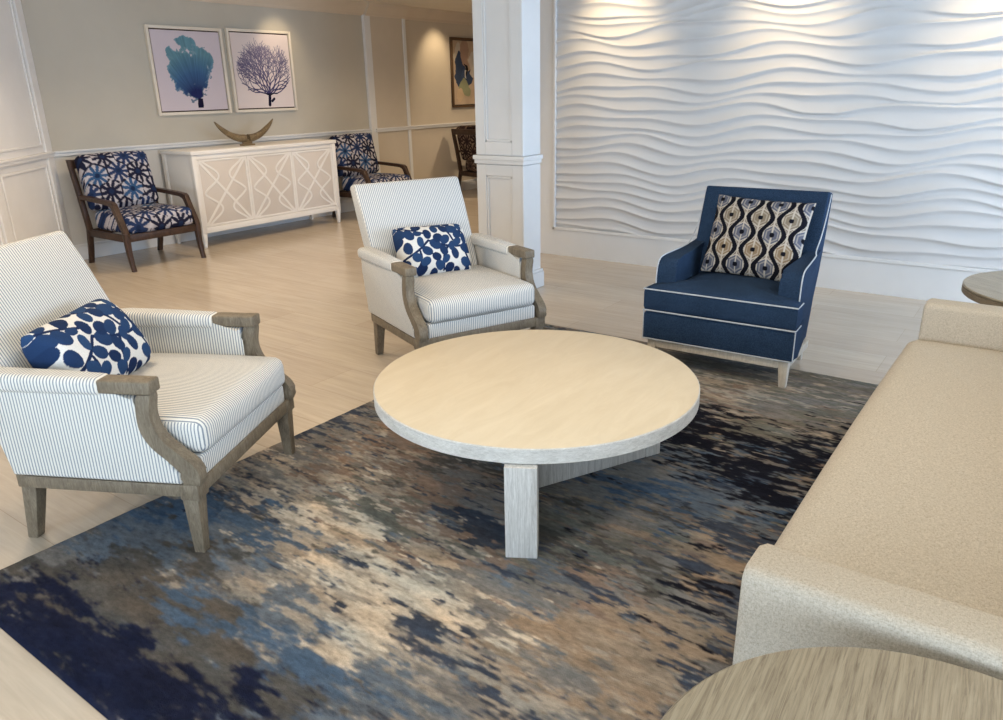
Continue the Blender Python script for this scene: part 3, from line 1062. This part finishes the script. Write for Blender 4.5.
for s in (-1, 1):
    bm = hexa(bmesh.new(), rect(s * 0.352, -0.325, RZ, 0.034, 0.034), rect(s * 0.348, -0.325, 0.165, 0.052, 0.052), 0.004)
    obj('leg', bm, M['blondwood'], t)
    bm = hexa(bmesh.new(), rect(s * 0.315, 0.135, RZ, 0.034, 0.034), rect(s * 0.315, 0.08, 0.165, 0.05, 0.05), 0.004)
    obj('leg', bm, M['blondwood'], t)
# pale plinth rail under the upholstery
bm = bmesh.new()
box(bm, -0.325, 0.325, -0.352, -0.325, 0.118, 0.160, 0.004)
for s in (-1, 1):
    x0, x1 = sorted((s * 0.372, s * 0.345))
    box(bm, x0, x1, -0.30, 0.06, 0.118, 0.160, 0.004)
obj('plinth_rail', bm, M['blondwood'], t)
# seat base (deck) : wide at the front
bm = bmesh.new()
pts = [(-0.392, -0.368), (0.392, -0.368), (0.392, -0.25), (0.345, 0.10), (-0.345, 0.10), (-0.392, -0.25)]
prism(bm, pts, 'z', 0.158, 0.318, 0.016, 3)
obj('seat_base', bm, BLm, t)
# T cushion
out = [(-0.395, -0.372), (0.395, -0.372), (0.395, -0.262), (0.282, -0.258), (0.265, 0.16), (-0.265, 0.16), (-0.282, -0.258), (-0.395, -0.262)]


def tcush():
    # dense outline lofted with rounded edges and a crowned top
    from mathutils import geometry
    ring = []
    n = len(out)
    for i in range(n):
        a, b = Vector(out[i]), Vector(out[(i + 1) % n])
        k = max(2, int((b - a).length / 0.03))
        for j in range(k):
            ring.append(a + (b - a) * j / k)
    c = Vector((0, -0.12))
    bm = bmesh.new()
    rings = []
    for z, g in ((0.322, 0.02), (0.330, 0.006), (0.345, 0.0), (0.425, 0.0), (0.440, 0.005), (0.449, 0.016)):
        rings.append([bm.verts.new(((p - c).normalized() * max((p - c).length - g, 0.001) + c).to_3d() + Vector((0, 0, z))) for p in ring])
    for q in (0.82, 0.62, 0.42, 0.2):
        rings.append([bm.verts.new((c + (p - c) * q).to_3d() + Vector((0, 0, 0.449 + 0.034 * (1 - q ** 2)))) for p in ring])
    m = len(ring)
    for a, b in zip(rings, rings[1:]):
        for k in range(m):
            bm.faces.new([a[k], a[(k + 1) % m], b[(k + 1) % m], b[k]])
    bm.faces.new(rings[0][::-1]); bm.faces.new(rings[-1])
    return bm


obj('seat_cushion', tcush(), BLm, t)
# back + arms wrap: lofted slab back
secs = []
for z, yc, hw, ht in ((0.165, 0.085, 0.335, 0.035), (0.32, 0.150, 0.336, 0.06), (0.50, 0.225, 0.336, 0.070), (0.70, 0.295, 0.336, 0.062), (0.86, 0.345, 0.337, 0.050), (0.894, 0.356, 0.336, 0.046), (0.899, 0.358, 0.331, 0.040)):
    secs.append([(px, yc + py, z - 0.2 * py) for px, py in rrect(hw, ht, 0.012, 5)])
obj('backrest', loft(bmesh.new(), secs), BLm, t)
for s in (-1, 1):
    # arm: sweeps up from the front to meet the back edge
    prof = spline([(-0.262, 0.20), (-0.266, 0.40), (-0.260, 0.52), (-0.235, 0.572), (-0.18, 0.588), (-0.06, 0.592), (0.05, 0.596), (0.13, 0.602), (0.19, 0.608), (0.235, 0.615)], 5)
    tail = [(0.235, 0.575), (0.20, 0.50), (0.12, 0.30), (0.075, 0.162), (-0.24, 0.162)]
    full = prof + tail
    bm = bmesh.new()
    xo = s * 0.375
    xi = s * 0.275

    def X(y, out_):
        # outer face runs in towards the back
        k = min(max((y + 0.27) / 0.6, 0), 1)
        return s * ((0.378 - 0.040 * k) if out_ else (0.268 + 0.020 * k))
    v0 = [bm.verts.new((X(p[0], True), p[0], p[1])) for p in full]
    v1 = [bm.verts.new((X(p[0], False), p[0], p[1])) for p in full]
    n = len(full)
    f0 = bm.faces.new(v0); f1 = bm.faces.new(v1[::-1])
    for i in range(n):
        bm.faces.new([v0[i], v1[i], v1[(i + 1) % n], v0[(i + 1) % n]])
    bmesh.ops.bevel(bm, geom=list({e for f in (f0, f1) for e in f.edges}), offset=0.018, segments=4, profile=0.5, affect='EDGES')
    arm = obj('arm', bm, BLm, t)
    bm = bmesh.new()
    pth = [(X(p[0], True) - s * 0.004, p[0] - 0.004, p[1] + 0.003) for p in prof]
    k = len(pth) - 12
    tail_ = spline([pth[k], (s * 0.342, 0.13, 0.625), (s * 0.341, 0.215, 0.69), (s * 0.340, 0.285, 0.78), (s * 0.339, 0.345, 0.89)], 6)
    tube(bm, pth[:k] + tail_, 0.0035, 6)
    obj('piping', bm, M['piping'], arm, label='cream piping')
bm = bmesh.new()
fr = [(x, y) for x, y in ((-0.393, -0.262), (-0.397, -0.374), (0.397, -0.374), (0.393, -0.262))]
for z in (0.441, 0.326):
    tube(bm, [(x, y, z) for x, y in fr], 0.004, 6)
tube(bm, [(0.394, -0.366, 0.318), (0.394, -0.366, 0.165)], 0.0032, 6)
tube(bm, [(-0.394, -0.366, 0.318), (-0.394, -0.366, 0.165)], 0.0032, 6)
tube(bm, [(-0.394, -0.366, 0.166), (0.394, -0.366, 0.166)], 0.004, 6)
obj('piping', bm, M['piping'], t, label='cream piping')
BC = t


def ogee(x, z):
    C = np.tile(np.array(rgb(120, 108, 98)[:3]), (len(x), 1))
    s, P, A = 0.081, 0.180, 0.0225
    black = np.array(rgb(20, 20, 28)[:3]); wht = np.array(rgb(188, 178, 164)[:3])
    fills = [np.array(rgb(*c)[:3]) for c in ((138, 118, 94), (94, 97, 110), (132, 120, 103), (88, 92, 106))]
    xs = x / s + 0.28
    zs = z / P + 0.20
    k = np.floor(xs)
    best = np.full(len(x), 9.0)
    for j in (-1, 0, 1, 2):
        kk = k + j
        sg = np.where(np.mod(kk, 2) == 0, 1.0, -1.0)
        lx = kk + sg * A / s * np.sin(2 * PI * zs) * 1.0
        best = np.minimum(best, np.abs(xs - lx) * s)
    C[best < 0.0175] = wht
    # medallions sit where neighbouring lines bulge apart
    for j in (-1, 0, 1):
        kk = k + j
        sg = np.where(np.mod(kk, 2) == 0, 1.0, -1.0)
        off = np.where(sg > 0, 0.75, 0.25)
        m = np.round(zs - off)
        dx = (xs - (kk + 0.5)) * s
        dz = (zs - (m + off)) * P
        r = np.maximum(np.hypot(dx, dz), 0)
        hexr = np.maximum(np.abs(dx), 0.5 * np.abs(dx) + 0.866 * np.abs(dz) * 0.92)
        idx = np.mod(np.round((m + off) * 2 + 0.5), 4).astype(int)
        F_ = np.array(fills)[idx]
        a = hexr < 0.047
        C[a] = wht
        a = hexr < 0.041
        C[a] = F_[a]
        a = (hexr < 0.033) & (hexr > 0.027)
        C[a] = (F_[a] * 0.5 + wht * 0.5)
        a = (hexr < 0.012)
        C[a] = black
        a = (np.abs(dx) < 0.004) & (np.abs(dz) > 0.012) & (np.abs(dz) < 0.105)
        C[a] = wht
    C[best < 0.0135] = black
    return C


pC = pillow('throw_pillow', 0.52, 0.44, 0.15, ogee, M['print'], (170, 150))
tag(pC, 'square throw pillow with black ogee medallion pattern in the blue armchair', 'pillow')


def bpt(p):
    return Matrix.Translation(BC.location) @ Matrix.Rotation(BC.rotation_euler.z, 4, 'Z') @ Vector(p)


place(pC, bpt((0.032, 0.105, 0.668)), BC.rotation_euler.z, math.radians(24), math.radians(2))


# ------------------------------------------------------------------ star-print lounge chairs
PAL = ([rgb(40, 56, 92)[:3], rgb(32, 34, 54)[:3], rgb(52, 84, 122)[:3]], [rgb(62, 48, 46)[:3], rgb(44, 34, 34)[:3], rgb(84, 66, 58)[:3]])
BASE = ([rgb(208, 203, 206)[:3], rgb(160, 154, 160)[:3]], [rgb(150, 128, 108)[:3], rgb(110, 88, 74)[:3]])


def star_fn(seed, kx, kz, sp=0.20, pal=0):
    rs = np.random.default_rng(seed)
    cent = []
    for i in range(-6, 7):
        for j in range(-6, 7):
            cent.append((sp * (i + 0.5 * (j % 2)) + rs.uniform(-.015, .015), sp * 0.80 * j + rs.uniform(-.015, .015), rs.uniform(0, PI), rs.integers(0, 3)))
    A = np.array(cent)

    def f(P, V):
        x = P[:, kx] + 0.03; z = P[:, kz] + 0.02
        # side faces: continue with the remaining axis so the print wraps
        ky = 3 - kx - kz
        z = z + P[:, ky] * 0.9
        base = np.array(BASE[pal])
        N = Noise(seed + 3)
        n = N.fbm(x * 22, z * 22, 3)[:, None]
        C = base[0] * (1 - n) + base[1] * n
        D = np.hypot(x[:, None] - A[None, :, 0], z[:, None] - A[None, :, 1])
        i = D.argmin(1)
        dx = x - A[i, 0]; dz = z - A[i, 1]
        r = np.hypot(dx, dz)
        th = np.arctan2(dz, dx) + A[i, 2]
        nr = 9
        w = np.abs(((th * nr / (2 * PI)) % 1) - 0.5)
        arc = (0.5 - w) * 2 * PI / nr * r          # distance from ray centre
        width = 0.013 * np.sin(np.clip(r / 0.13, 0, 1) * PI) ** 0.7 + 0.002
        m = (arc < width) & (r < 0.13)
        cols = np.array(PAL[pal])
        C[m] = cols[A[i[m], 3].astype(int)]
        C[r < 0.022] = cols[0] * 0.7
        # brushed dark ring between stars
        D2 = np.sort(D, axis=1)
        e = (D2[:, 1] - D2[:, 0] < 0.018) & (N.fbm(x * 30, z * 30, 2) > 0.42)
        C[e] = cols[1]
        return C
    return f


def star_chair(label, loc, rz, pal=0):
    t = thing('wooden_lounge_chair', label, 'armchair', loc, rz, 'star print lounge chairs along the back wall')
    D = M['darkwood']
    for s in (-1, 1):
        # front leg, slightly sabre
        bm = bmesh.new()
        secs = []
        for z, yy, w in ((0, -0.375, 0.036), (0.06, -0.362, 0.036), (0.16, -0.345, 0.042), (0.33, -0.342, 0.050)):
            secs.append([(s * 0.345 + px, yy + py, z) for px, py in rrect(w / 2, w / 2, 0.005, 2)])
        obj('leg', loft(bm, secs), D, t)
        # back leg running up as the back post
        secs = []
        for z, yy, w in ((0, 0.365, 0.036), (0.12, 0.325, 0.042), (0.32, 0.275, 0.050), (0.60, 0.330, 0.046), (0.93, 0.405, 0.038)):
            secs.append([(s * 0.345 + px, yy + py, z) for px, py in rrect(0.022, w / 2, 0.005, 2)])
        obj('leg', loft(bmesh.new(), secs), D, t)
        # arm: flat top then raking front support down to the leg
        poly = spline([(0.33, 0.625), (0.10, 0.615), (-0.18, 0.598), (-0.255, 0.578)], 4) + spline([(-0.285, 0.50), (-0.335, 0.40), (-0.365, 0.33)], 4) + [(-0.318, 0.33)] + spline([(-0.285, 0.40), (-0.240, 0.49), (-0.205, 0.556)], 4) + spline([(-0.16, 0.565), (0.10, 0.580), (0.32, 0.590)], 4)
        x0, x1 = sorted((s * 0.368, s * 0.322))
        obj('arm', prism(bmesh.new(), poly, 'x', x0, x1, 0.006, 2), D, t)
        x0, x1 = sorted((s * 0.362, s * 0.332))
        obj('rail', B(x0, x1, -0.33, 0.27, 0.255, 0.318, 0.005), D, t)
    obj('rail', B(-0.33, 0.33, -0.358, -0.325, 0.255, 0.318, 0.005), D, t)
    obj('rail', B(-0.33, 0.33, 0.27, 0.30, 0.255, 0.318, 0.005), D, t)
    obj('top_rail', B(-0.33, 0.33, 0.388, 0.418, 0.85, 0.93, 0.006), D, t)
    cushion('seat_cushion', (0, -0.07, 0.402), (0.318, 0.295, 0.082), 0.045, (0, 0.01, 0.022), M['print'], t, (80, 74, 26), None, star_fn(5, 0, 1, pal=pal))
    cushion('back_cushion', (0, 0.272, 0.725), (0.325, 0.070, 0.245), 0.05, (0, 0.025, 0.01), M['print'], t, (84, 22, 66), Matrix.Rotation(math.radians(-13), 4, 'X'), star_fn(8, 0, 2, pal=pal))
    return t


s1 = star_chair('dark wood lounge chair with blue star print cushions left of the sideboard', (3.74, 6.83, 0), 0)
s2 = copy_tree(s1)
s2.location = (6.78, 6.86, 0)
s2['label'] = 'dark wood lounge chair with blue star print cushions right of the sideboard'
s3 = star_chair('dark wood chair with brown cushions under the abstract painting, partly behind the column', (9.22, 6.86, 0), math.radians(80), 1)

# ------------------------------------------------------------------ sideboard
SX, SY0, SY1, SW, SZ = 4.355, 6.83, 7.355, 1.845, 0.945
t = thing('sideboard', 'ivory sideboard with fretwork lattice doors between the star print chairs', 'sideboard', (SX + SW / 2, (SY0 + SY1) / 2, 0))
hx, hy = SW / 2, (SY1 - SY0) / 2
I_ = M['sideboard']
bm = bmesh.new()
box(bm, -hx + 0.02, hx - 0.02, -hy + 0.03, hy - 0.01, 0.17, SZ - 0.035, 0.003)
obj('body', bm, I_, t)
obj('top', B(-hx - 0.012, hx + 0.012, -hy - 0.012, hy, SZ - 0.038, SZ, 0.006), I_, t)
for sx in (-1, 1):
    for sy in (-1, 1):
        x = sx * (hx - 0.026); y = sy * (hy - 0.026)
        bm = hexa(bmesh.new(), rect(x, y, 0, 0.026, 0.026), rect(x, y, 0.15, 0.048, 0.048), 0.003)
        box(bm, x - 0.026, x + 0.026, y - 0.026, y + 0.026, 0.15, SZ - 0.04, 0.004)
        obj('leg', bm, I_, t)
bm = bmesh.new()
box(bm, -hx + 0.05, hx - 0.05, -hy + 0.006, -hy + 0.04, 0.145, 0.205, 0.004)
box(bm, -hx + 0.05, hx - 0.05, -hy + 0.006, -hy + 0.04, SZ - 0.085, SZ - 0.038, 0.004)
obj('face_frame', bm, I_, t)
dw = (SW - 0.10) / 3
z0, z1 = 0.208, SZ - 0.088
for k in range(3):
    a = -hx + 0.05 + dw * k
    d = obj('door', B(a + 0.002, a + dw - 0.002, -hy + 0.016, -hy + 0.034, z0, z1, 0.002), M['sideboard_panel'], t)
    bm = bmesh.new()
    yf = -hy + 0.013
    for p, q in ((a + 0.002, a + 0.022), (a + dw - 0.022, a + dw - 0.002)):
        box(bm, p, q, yf - 0.004, yf + 0.006, z0, z1, 0.002)
    for p, q in ((z0, z0 + 0.02), (z1 - 0.02, z1)):
        box(bm, a + 0.0225, a + dw - 0.0225, yf - 0.0035, yf + 0.006, p, q, 0.002)
    Hh = z1 - z0
    xa, xb = a + 0.012, a + dw - 0.012
    # long crossing diagonals
    def strip(pts, w, proud):
        """one continuous strap following a line in the door plane"""
        L, R_ = [], []
        n = len(pts)
        for q in range(n):
            p0, p1 = pts[max(q - 1, 0)], pts[min(q + 1, n - 1)]
            dx, dz = p1[0] - p0[0], p1[1] - p0[1]
            d = math.hypot(dx, dz)
            L.append((pts[q][0] - dz / d * w / 2, pts[q][1] + dx / d * w / 2))
            R_.append((pts[q][0] + dz / d * w / 2, pts[q][1] - dx / d * w / 2))
        prism(bm, L + R_[::-1], 'y', yf - proud, yf + 0.006)
    mid = (xa + xb) / 2
    strip([(xa + 0.012, z0 + 0.014), (xb - 0.012, z1 - 0.014)], 0.024, 0.0015)
    strip([(xa + 0.012, z1 - 0.014), (xb - 0.012, z0 + 0.014)], 0.024, 0.0020)
    # ogee lobes on each side of the crossing
    for sgn in (-1, 1):
        for base in (z0, z1 - Hh / 2):
            pts = []
            for j in range(17):
                tt_ = j / 16
                zz = base + tt_ * Hh / 2
                off = 0.30 * dw * (0.5 - 0.5 * math.cos(2 * PI * tt_)) ** 0.8 if sgn > 0 else 0.30 * dw * (0.5 - 0.5 * math.cos(2 * PI * tt_)) ** 0.8
                xx = (xa if sgn > 0 else xb) + sgn * (0.04 + off)
                pts.append((min(max(xx, xa), xb), min(max(zz, z0 + 0.012), z1 - 0.012)))
            strip(pts, 0.020, 0.0026 + 0.0003 * (sgn > 0))
    obj('fretwork', bm, I_, d, False)

# horn sculpture on the sideboard
HX, HY = 5.15, 7.02
t = thing('horn_sculpture', 'curved bronze horn sculpture standing on the sideboard', 'sculpture', (HX, HY, SZ))
for s in (-1, 1):
    pts = spline([(s * 0.02, 0, 0.075), (s * 0.10, 0, 0.082), (s * 0.20, 0, 0.120), (s * 0.30, 0, 0.190), (s * 0.365, 0, 0.255)], 6)
    n = len(pts)
    rs_ = [0.036 * (1 - (i / (n - 1)) ** 1.8) ** 0.8 + 0.004 for i in range(n)]
    obj('horn', tube(bmesh.new(), pts, rs_, 12), M['horn'], t)
bm = bmesh.new()
box(bm, -0.07, 0.07, -0.04, 0.04, 0.0, 0.018, 0.004)
box(bm, -0.055, 0.055, -0.016, 0.016, 0.018, 0.062, 0.004)
obj('stand', bm, M['metal'], t)


# ------------------------------------------------------------------ pictures
def picture(name, label, cat, x0, x1, z0, z1, colf, fmat, group=None, fw_=0.028, n=220, depth=0.04):
    t = thing(name, label, cat, ((x0 + x1) / 2, BW, (z0 + z1) / 2), 0, group)
    w, h = x1 - x0, z1 - z0
    bm = bmesh.new()
    y0, y1 = -depth, -0.002
    box(bm, -w / 2, -w / 2 + fw_, y0, y1, -h / 2, h / 2, 0.003)
    box(bm, w / 2 - fw_, w / 2, y0, y1, -h / 2, h / 2, 0.003)
    box(bm, -w / 2 + fw_, w / 2 - fw_, y0, y1, -h / 2, -h / 2 + fw_, 0.003)
    box(bm, -w / 2 + fw_, w / 2 - fw_, y0, y1, h / 2 - fw_, h / 2, 0.003)
    obj('frame', bm, fmat, t)
    bm = B(-w / 2 + fw_ * 0.5, w / 2 - fw_ * 0.5, -0.012, -0.003, -h / 2 + fw_ * 0.5, h / 2 - fw_ * 0.5)
    obj('backing', bm, M['darkwood'], t)
    g = fw_ + 0.012
    cw, ch = w - 2 * g, h - 2 * g
    u, v, F = grid_np(n, int(n * ch / cw))
    V = np.c_[(u - 0.5) * cw, np.full(len(u), -depth * 0.72), (v - 0.5) * ch]
    m = len(u)
    I = np.arange(m).reshape(n + 1, -1)
    loop = list(I[:, 0]) + list(I[-1, 1:]) + list(I[-2::-1, -1]) + list(I[0, -2:0:-1])
    Vb = V[loop].copy(); Vb[:, 1] = -0.011
    k = len(loop)
    S = [(loop[i], m + i, m + (i + 1) % k, loop[(i + 1) % k]) for i in range(k)]
    me = npmesh('canvas', np.r_[V, Vb], np.r_[F, np.array(S)])
    C = colf(u, v)
    setcol(me, np.r_[C, C[loop]])
    mobj('canvas', me, M['art'], t, False)
    return t


def sea_fan(u, v):
    N = Noise(31)
    bg = np.array(rgb(206, 194, 200)[:3])
    C = np.tile(bg, (len(u), 1))
    cx, cz = 0.56, 0.13
    # fan outline in polar coordinates about the foot, built of lobes
    lobes = [(0.50, 0.84, 0.14, 0.13), (0.24, 0.70, 0.07, 0.09), (0.26, 0.52, 0.10, 0.14), (0.80, 0.60, 0.08, 0.16), (0.50, 0.55, 0.26, 0.30), (0.36, 0.50, 0.15, 0.22), (0.70, 0.56, 0.16, 0.20), (0.32, 0.66, 0.09, 0.11), (0.72, 0.70, 0.09, 0.10), (0.52, 0.33, 0.20, 0.22), (0.45, 0.36, 0.20, 0.2)]
    nz = (N.fbm(u * 9, v * 9, 4) - 0.5)
    F = np.full(len(u), 9.0)
    for a, b, rx, rz in lobes:
        F = np.minimum(F, ((u - a) / rx) ** 2 + ((v - b) / rz) ** 2)
    nz = nz + 0.5 * (N.fbm(u * 26 + 5, v * 26, 3) - 0.5)
    m = F + nz * 2.2 < 1.0
    th = np.arctan2(v - cz, u - cx)
    r = np.hypot(u - cx, v - cz)
    vein = N.fbm(th * 30, r * 4, 3)
    teal = np.array(rgb(98, 138, 152)[:3]); blue = np.array(rgb(66, 100, 138)[:3]); navy = np.array(rgb(36, 42, 88)[:3]); pale = np.array(rgb(146, 170, 180)[:3])
    k = np.clip((r - 0.05) / 0.75, 0, 1)[:, None]
    body = navy * np.clip(1 - 2.2 * k, 0, 1) + blue * np.clip(1 - np.abs(k - 0.42) * 3.2, 0, 1) + teal * np.clip((k - 0.4) * 2.0, 0, 1)
    wsum = np.clip(1 - 2.2 * k, 0, 1) + np.clip(1 - np.abs(k - 0.42) * 3.2, 0, 1) + np.clip((k - 0.4) * 2.0, 0, 1)
    body = body / np.maximum(wsum, 0.05)
    body = body * (0.70 + 0.6 * vein[:, None])
    ed = np.clip((F + nz * 2.2 - 0.6) / 0.28, 0, 1)[:, None]
    body = body * (1 - 0.45 * ed) + pale * 0.45 * ed
    C[m] = body[m]
    foot = (np.abs(u - 0.585 - (v - 0.1) * 0.1) < 0.045 - 0.1 * np.abs(v - 0.07)) & (v > 0.03) & (v < 0.15)
    C[foot] = np.array(rgb(24, 22, 50)[:3])
    return C


def coral(u, v):
    bg = np.array(rgb(222, 208, 204)[:3])
    C = np.tile(bg, (len(u), 1))
    rs = random.Random(12)
    segs = []

    def grow(x, z, a, w, depth):
        L = rs.uniform(0.06, 0.10)
        x2, z2 = x + math.cos(a) * L, z + math.sin(a) * L
        if not (0.02 < x2 < 0.98 and z2 < 0.95) or ((x2 - 0.52) / 0.48) ** 2 + ((z2 - 0.55) / 0.42) ** 2 > 1: 
            return
        segs.append((x, z, x2, z2, w))
        if depth <= 0: return
        for q in (-1, 1):
            if rs.random() < 0.86:
                grow(x2, z2, a + q * rs.uniform(0.18, 0.50), max(w * 0.84, 0.0045), depth - 1)
    for a in (0.35, 0.75, 1.15, 1.5, 1.85, 2.25, 2.7):
        grow(0.56, 0.17, a, 0.018, 8)
    segs = segs[:2600]
    segs.append((0.55, 0.04, 0.57, 0.2, 0.04)); segs.append((0.60, 0.09, 0.64, 0.12, 0.03))
    D = np.full(len(u), 9.0)
    for x, z, x2, z2, w in segs:
        bx0, bx1 = min(x, x2) - w, max(x, x2) + w
        bz0, bz1 = min(z, z2) - w, max(z, z2) + w
        i = np.where((u > bx0) & (u < bx1) & (v > bz0) & (v < bz1))[0]
        if not len(i): continue
        px, pz = u[i] - x, v[i] - z
        dx, dz = x2 - x, z2 - z
        t_ = np.clip((px * dx + pz * dz) / (dx * dx + dz * dz), 0, 1)
        d = np.hypot(px - t_ * dx, pz - t_ * dz) / w
        D[i] = np.minimum(D[i], d)
    ink = np.array(rgb(52, 48, 92)[:3]); ink2 = np.array(rgb(124, 116, 140)[:3])
    k = np.clip((v - 0.15) / 0.7, 0, 1)[:, None]
    col = ink * (1 - k) + ink2 * k
    m = D < 0.62
    C[m] = col[m]
    foot = v < 0.2
    C[m & foot] = np.array(rgb(20, 18, 44)[:3])
    return C


def abstract(u, v):
    N = Noise(44)
    bg = np.array(rgb(186, 164, 140)[:3])
    n = N.fbm(u * 5, v * 7, 4)
    C = bg * (0.8 + 0.4 * n)[:, None]
    uu = u + 0.15 * (n - 0.5); vv = v + 0.15 * (N.fbm(u * 7 + 3, v * 5, 3) - 0.5)
    for a, b, rx, rz, c in ((0.12, 0.80, 0.10, 0.14, (196, 186, 170)), (0.17, 0.55, 0.13, 0.26, (62, 74, 98)), (0.30, 0.42, 0.10, 0.16, (70, 84, 110)), (0.33, 0.85, 0.12, 0.25, (168, 140, 122)), (0.45, 0.45, 0.14, 0.12, (60, 72, 96)), (0.30, 0.25, 0.16, 0.14, (148, 150, 118)), (0.62, 0.62, 0.18, 0.22, (200, 190, 176)), (0.8, 0.35, 0.14, 0.25, (82, 96, 120)), (0.15, 0.15, 0.1, 0.1, (196, 170, 140))):
        m = ((uu - a) / rx) ** 2 + ((vv - b) / rz) ** 2 < 1
        C[m] = np.array(rgb(*c)[:3]) * (0.8 + 0.4 * n[m])[:, None]
    m = (np.abs(uu - 0.34) < 0.035) & (np.abs(vv - 0.56) < 0.10)
    C[m] = np.array(rgb(26, 26, 32)[:3])
    m = (np.abs(uu - 0.32) < 0.02) & (np.abs(vv - 0.48) < 0.07)
    C[m] = np.array(rgb(214, 208, 200)[:3])
    return C


picture('framed_picture', 'framed canvas of a blue sea fan, left of the pair over the sideboard', 'picture', 4.415, 5.26, 1.27, 2.105, sea_fan, M['frame'], 'coral pictures over the sideboard')
picture('framed_picture', 'framed canvas of navy branching coral, right of the pair over the sideboard', 'picture', 5.315, 6.16, 1.27, 2.115, coral, M['frame'], 'coral pictures over the sideboard', n=300)
picture('abstract_painting', 'bronze framed abstract painting on the far wall beside the column', 'picture', 9.04, 9.95, 1.215, 2.17, abstract, M['bronze'])


# ------------------------------------------------------------------ light
def area(name, loc, target, sx, sy, power, col, spread=180):
    L = bpy.data.lights.new(name, 'AREA')
    L.shape = 'RECTANGLE'
    L.size = sx; L.size_y = sy
    L.energy = power; L.color = col
    L.spread = math.radians(spread)
    o = link(bpy.data.objects.new(name, L))
    o.location = loc
    d = Vector(target) - Vector(loc)
    o.rotation_euler = d.to_track_quat('-Z', 'Y').to_euler()
    return o


def spot(name, loc, target, power, col, size=70, blend=0.6, rad=0.04):
    L = bpy.data.lights.new(name, 'SPOT')
    L.energy = power; L.color = col
    L.spot_size = math.radians(size); L.spot_blend = blend
    L.shadow_soft_size = rad
    o = link(bpy.data.objects.new(name, L))
    o.location = loc
    d = Vector(target) - Vector(loc)
    o.rotation_euler = d.to_track_quat('-Z', 'Y').to_euler()
    return o


DAY = (0.66, 0.82, 1.0)
WARM = (1.0, 0.78, 0.50)
for i, (a, b, pw) in enumerate(((-2.2, -0.4, 40), (0.2, 2.6, 80), (3.2, 5.6, 230))):
    area('window_daylight', ((a + b) / 2, WR - 0.35, 1.35), ((a + b) / 2, 0, 1.1), b - a, 1.95, pw, (0.50, 0.70, 1.0) if a > 3 else DAY)
for i, (a, b, pw) in enumerate(((-2.6, -0.2, 135), (0.6, 3.0, 120))):
    area('window_daylight', (-3.35, (a + b) / 2, 1.35), (0, (a + b) / 2, 1.1), b - a, 1.95, pw, DAY)
for y in (3.1, 1.75, 0.4):
    spot('wall_washer', (5.42, y, 2.46), (5.9, y, 1.80), 32, (1.0, 0.74, 0.42), 78, 1.0)
spot('picture_light', (5.95, 6.9, 2.47), (6.0, 7.4, 1.8), 13, WARM, 70, 0.9)
spot('picture_light', (8.72, 6.9, 2.47), (8.72, 7.4, 1.75), 26, WARM, 70, 0.9)
for x, y, p in ((2.2, 1.5, 48), (2.2, 4.2, 66), (4.3, 5.4, 85), (6.6, 5.6, 75), (9.6, 5.8, 100), (1.0, 3.0, 44), (2.4, -0.1, 40), (2.4, 5.6, 40)):  # last one is an added fill to brighten the angled left wall
    spot('downlight_and_fill', (x, y, 2.46), (x, y, 0), p, (1.0, 0.79, 0.55), 150, 0.7, 0.10)

wd = bpy.data.worlds.new('world')
SC.world = wd
wd.use_nodes = True
bg = wd.node_tree.nodes['Background']
bg.inputs['Color'].default_value = (0.72, 0.84, 1.0, 1)
bg.inputs['Strength'].default_value = 1.0

SC.view_settings.view_transform = 'Standard'
SC.view_settings.look = 'None'
SC.view_settings.exposure = 0.25
SC.view_settings.gamma = 1.0
SC.view_settings.use_curve_mapping = False
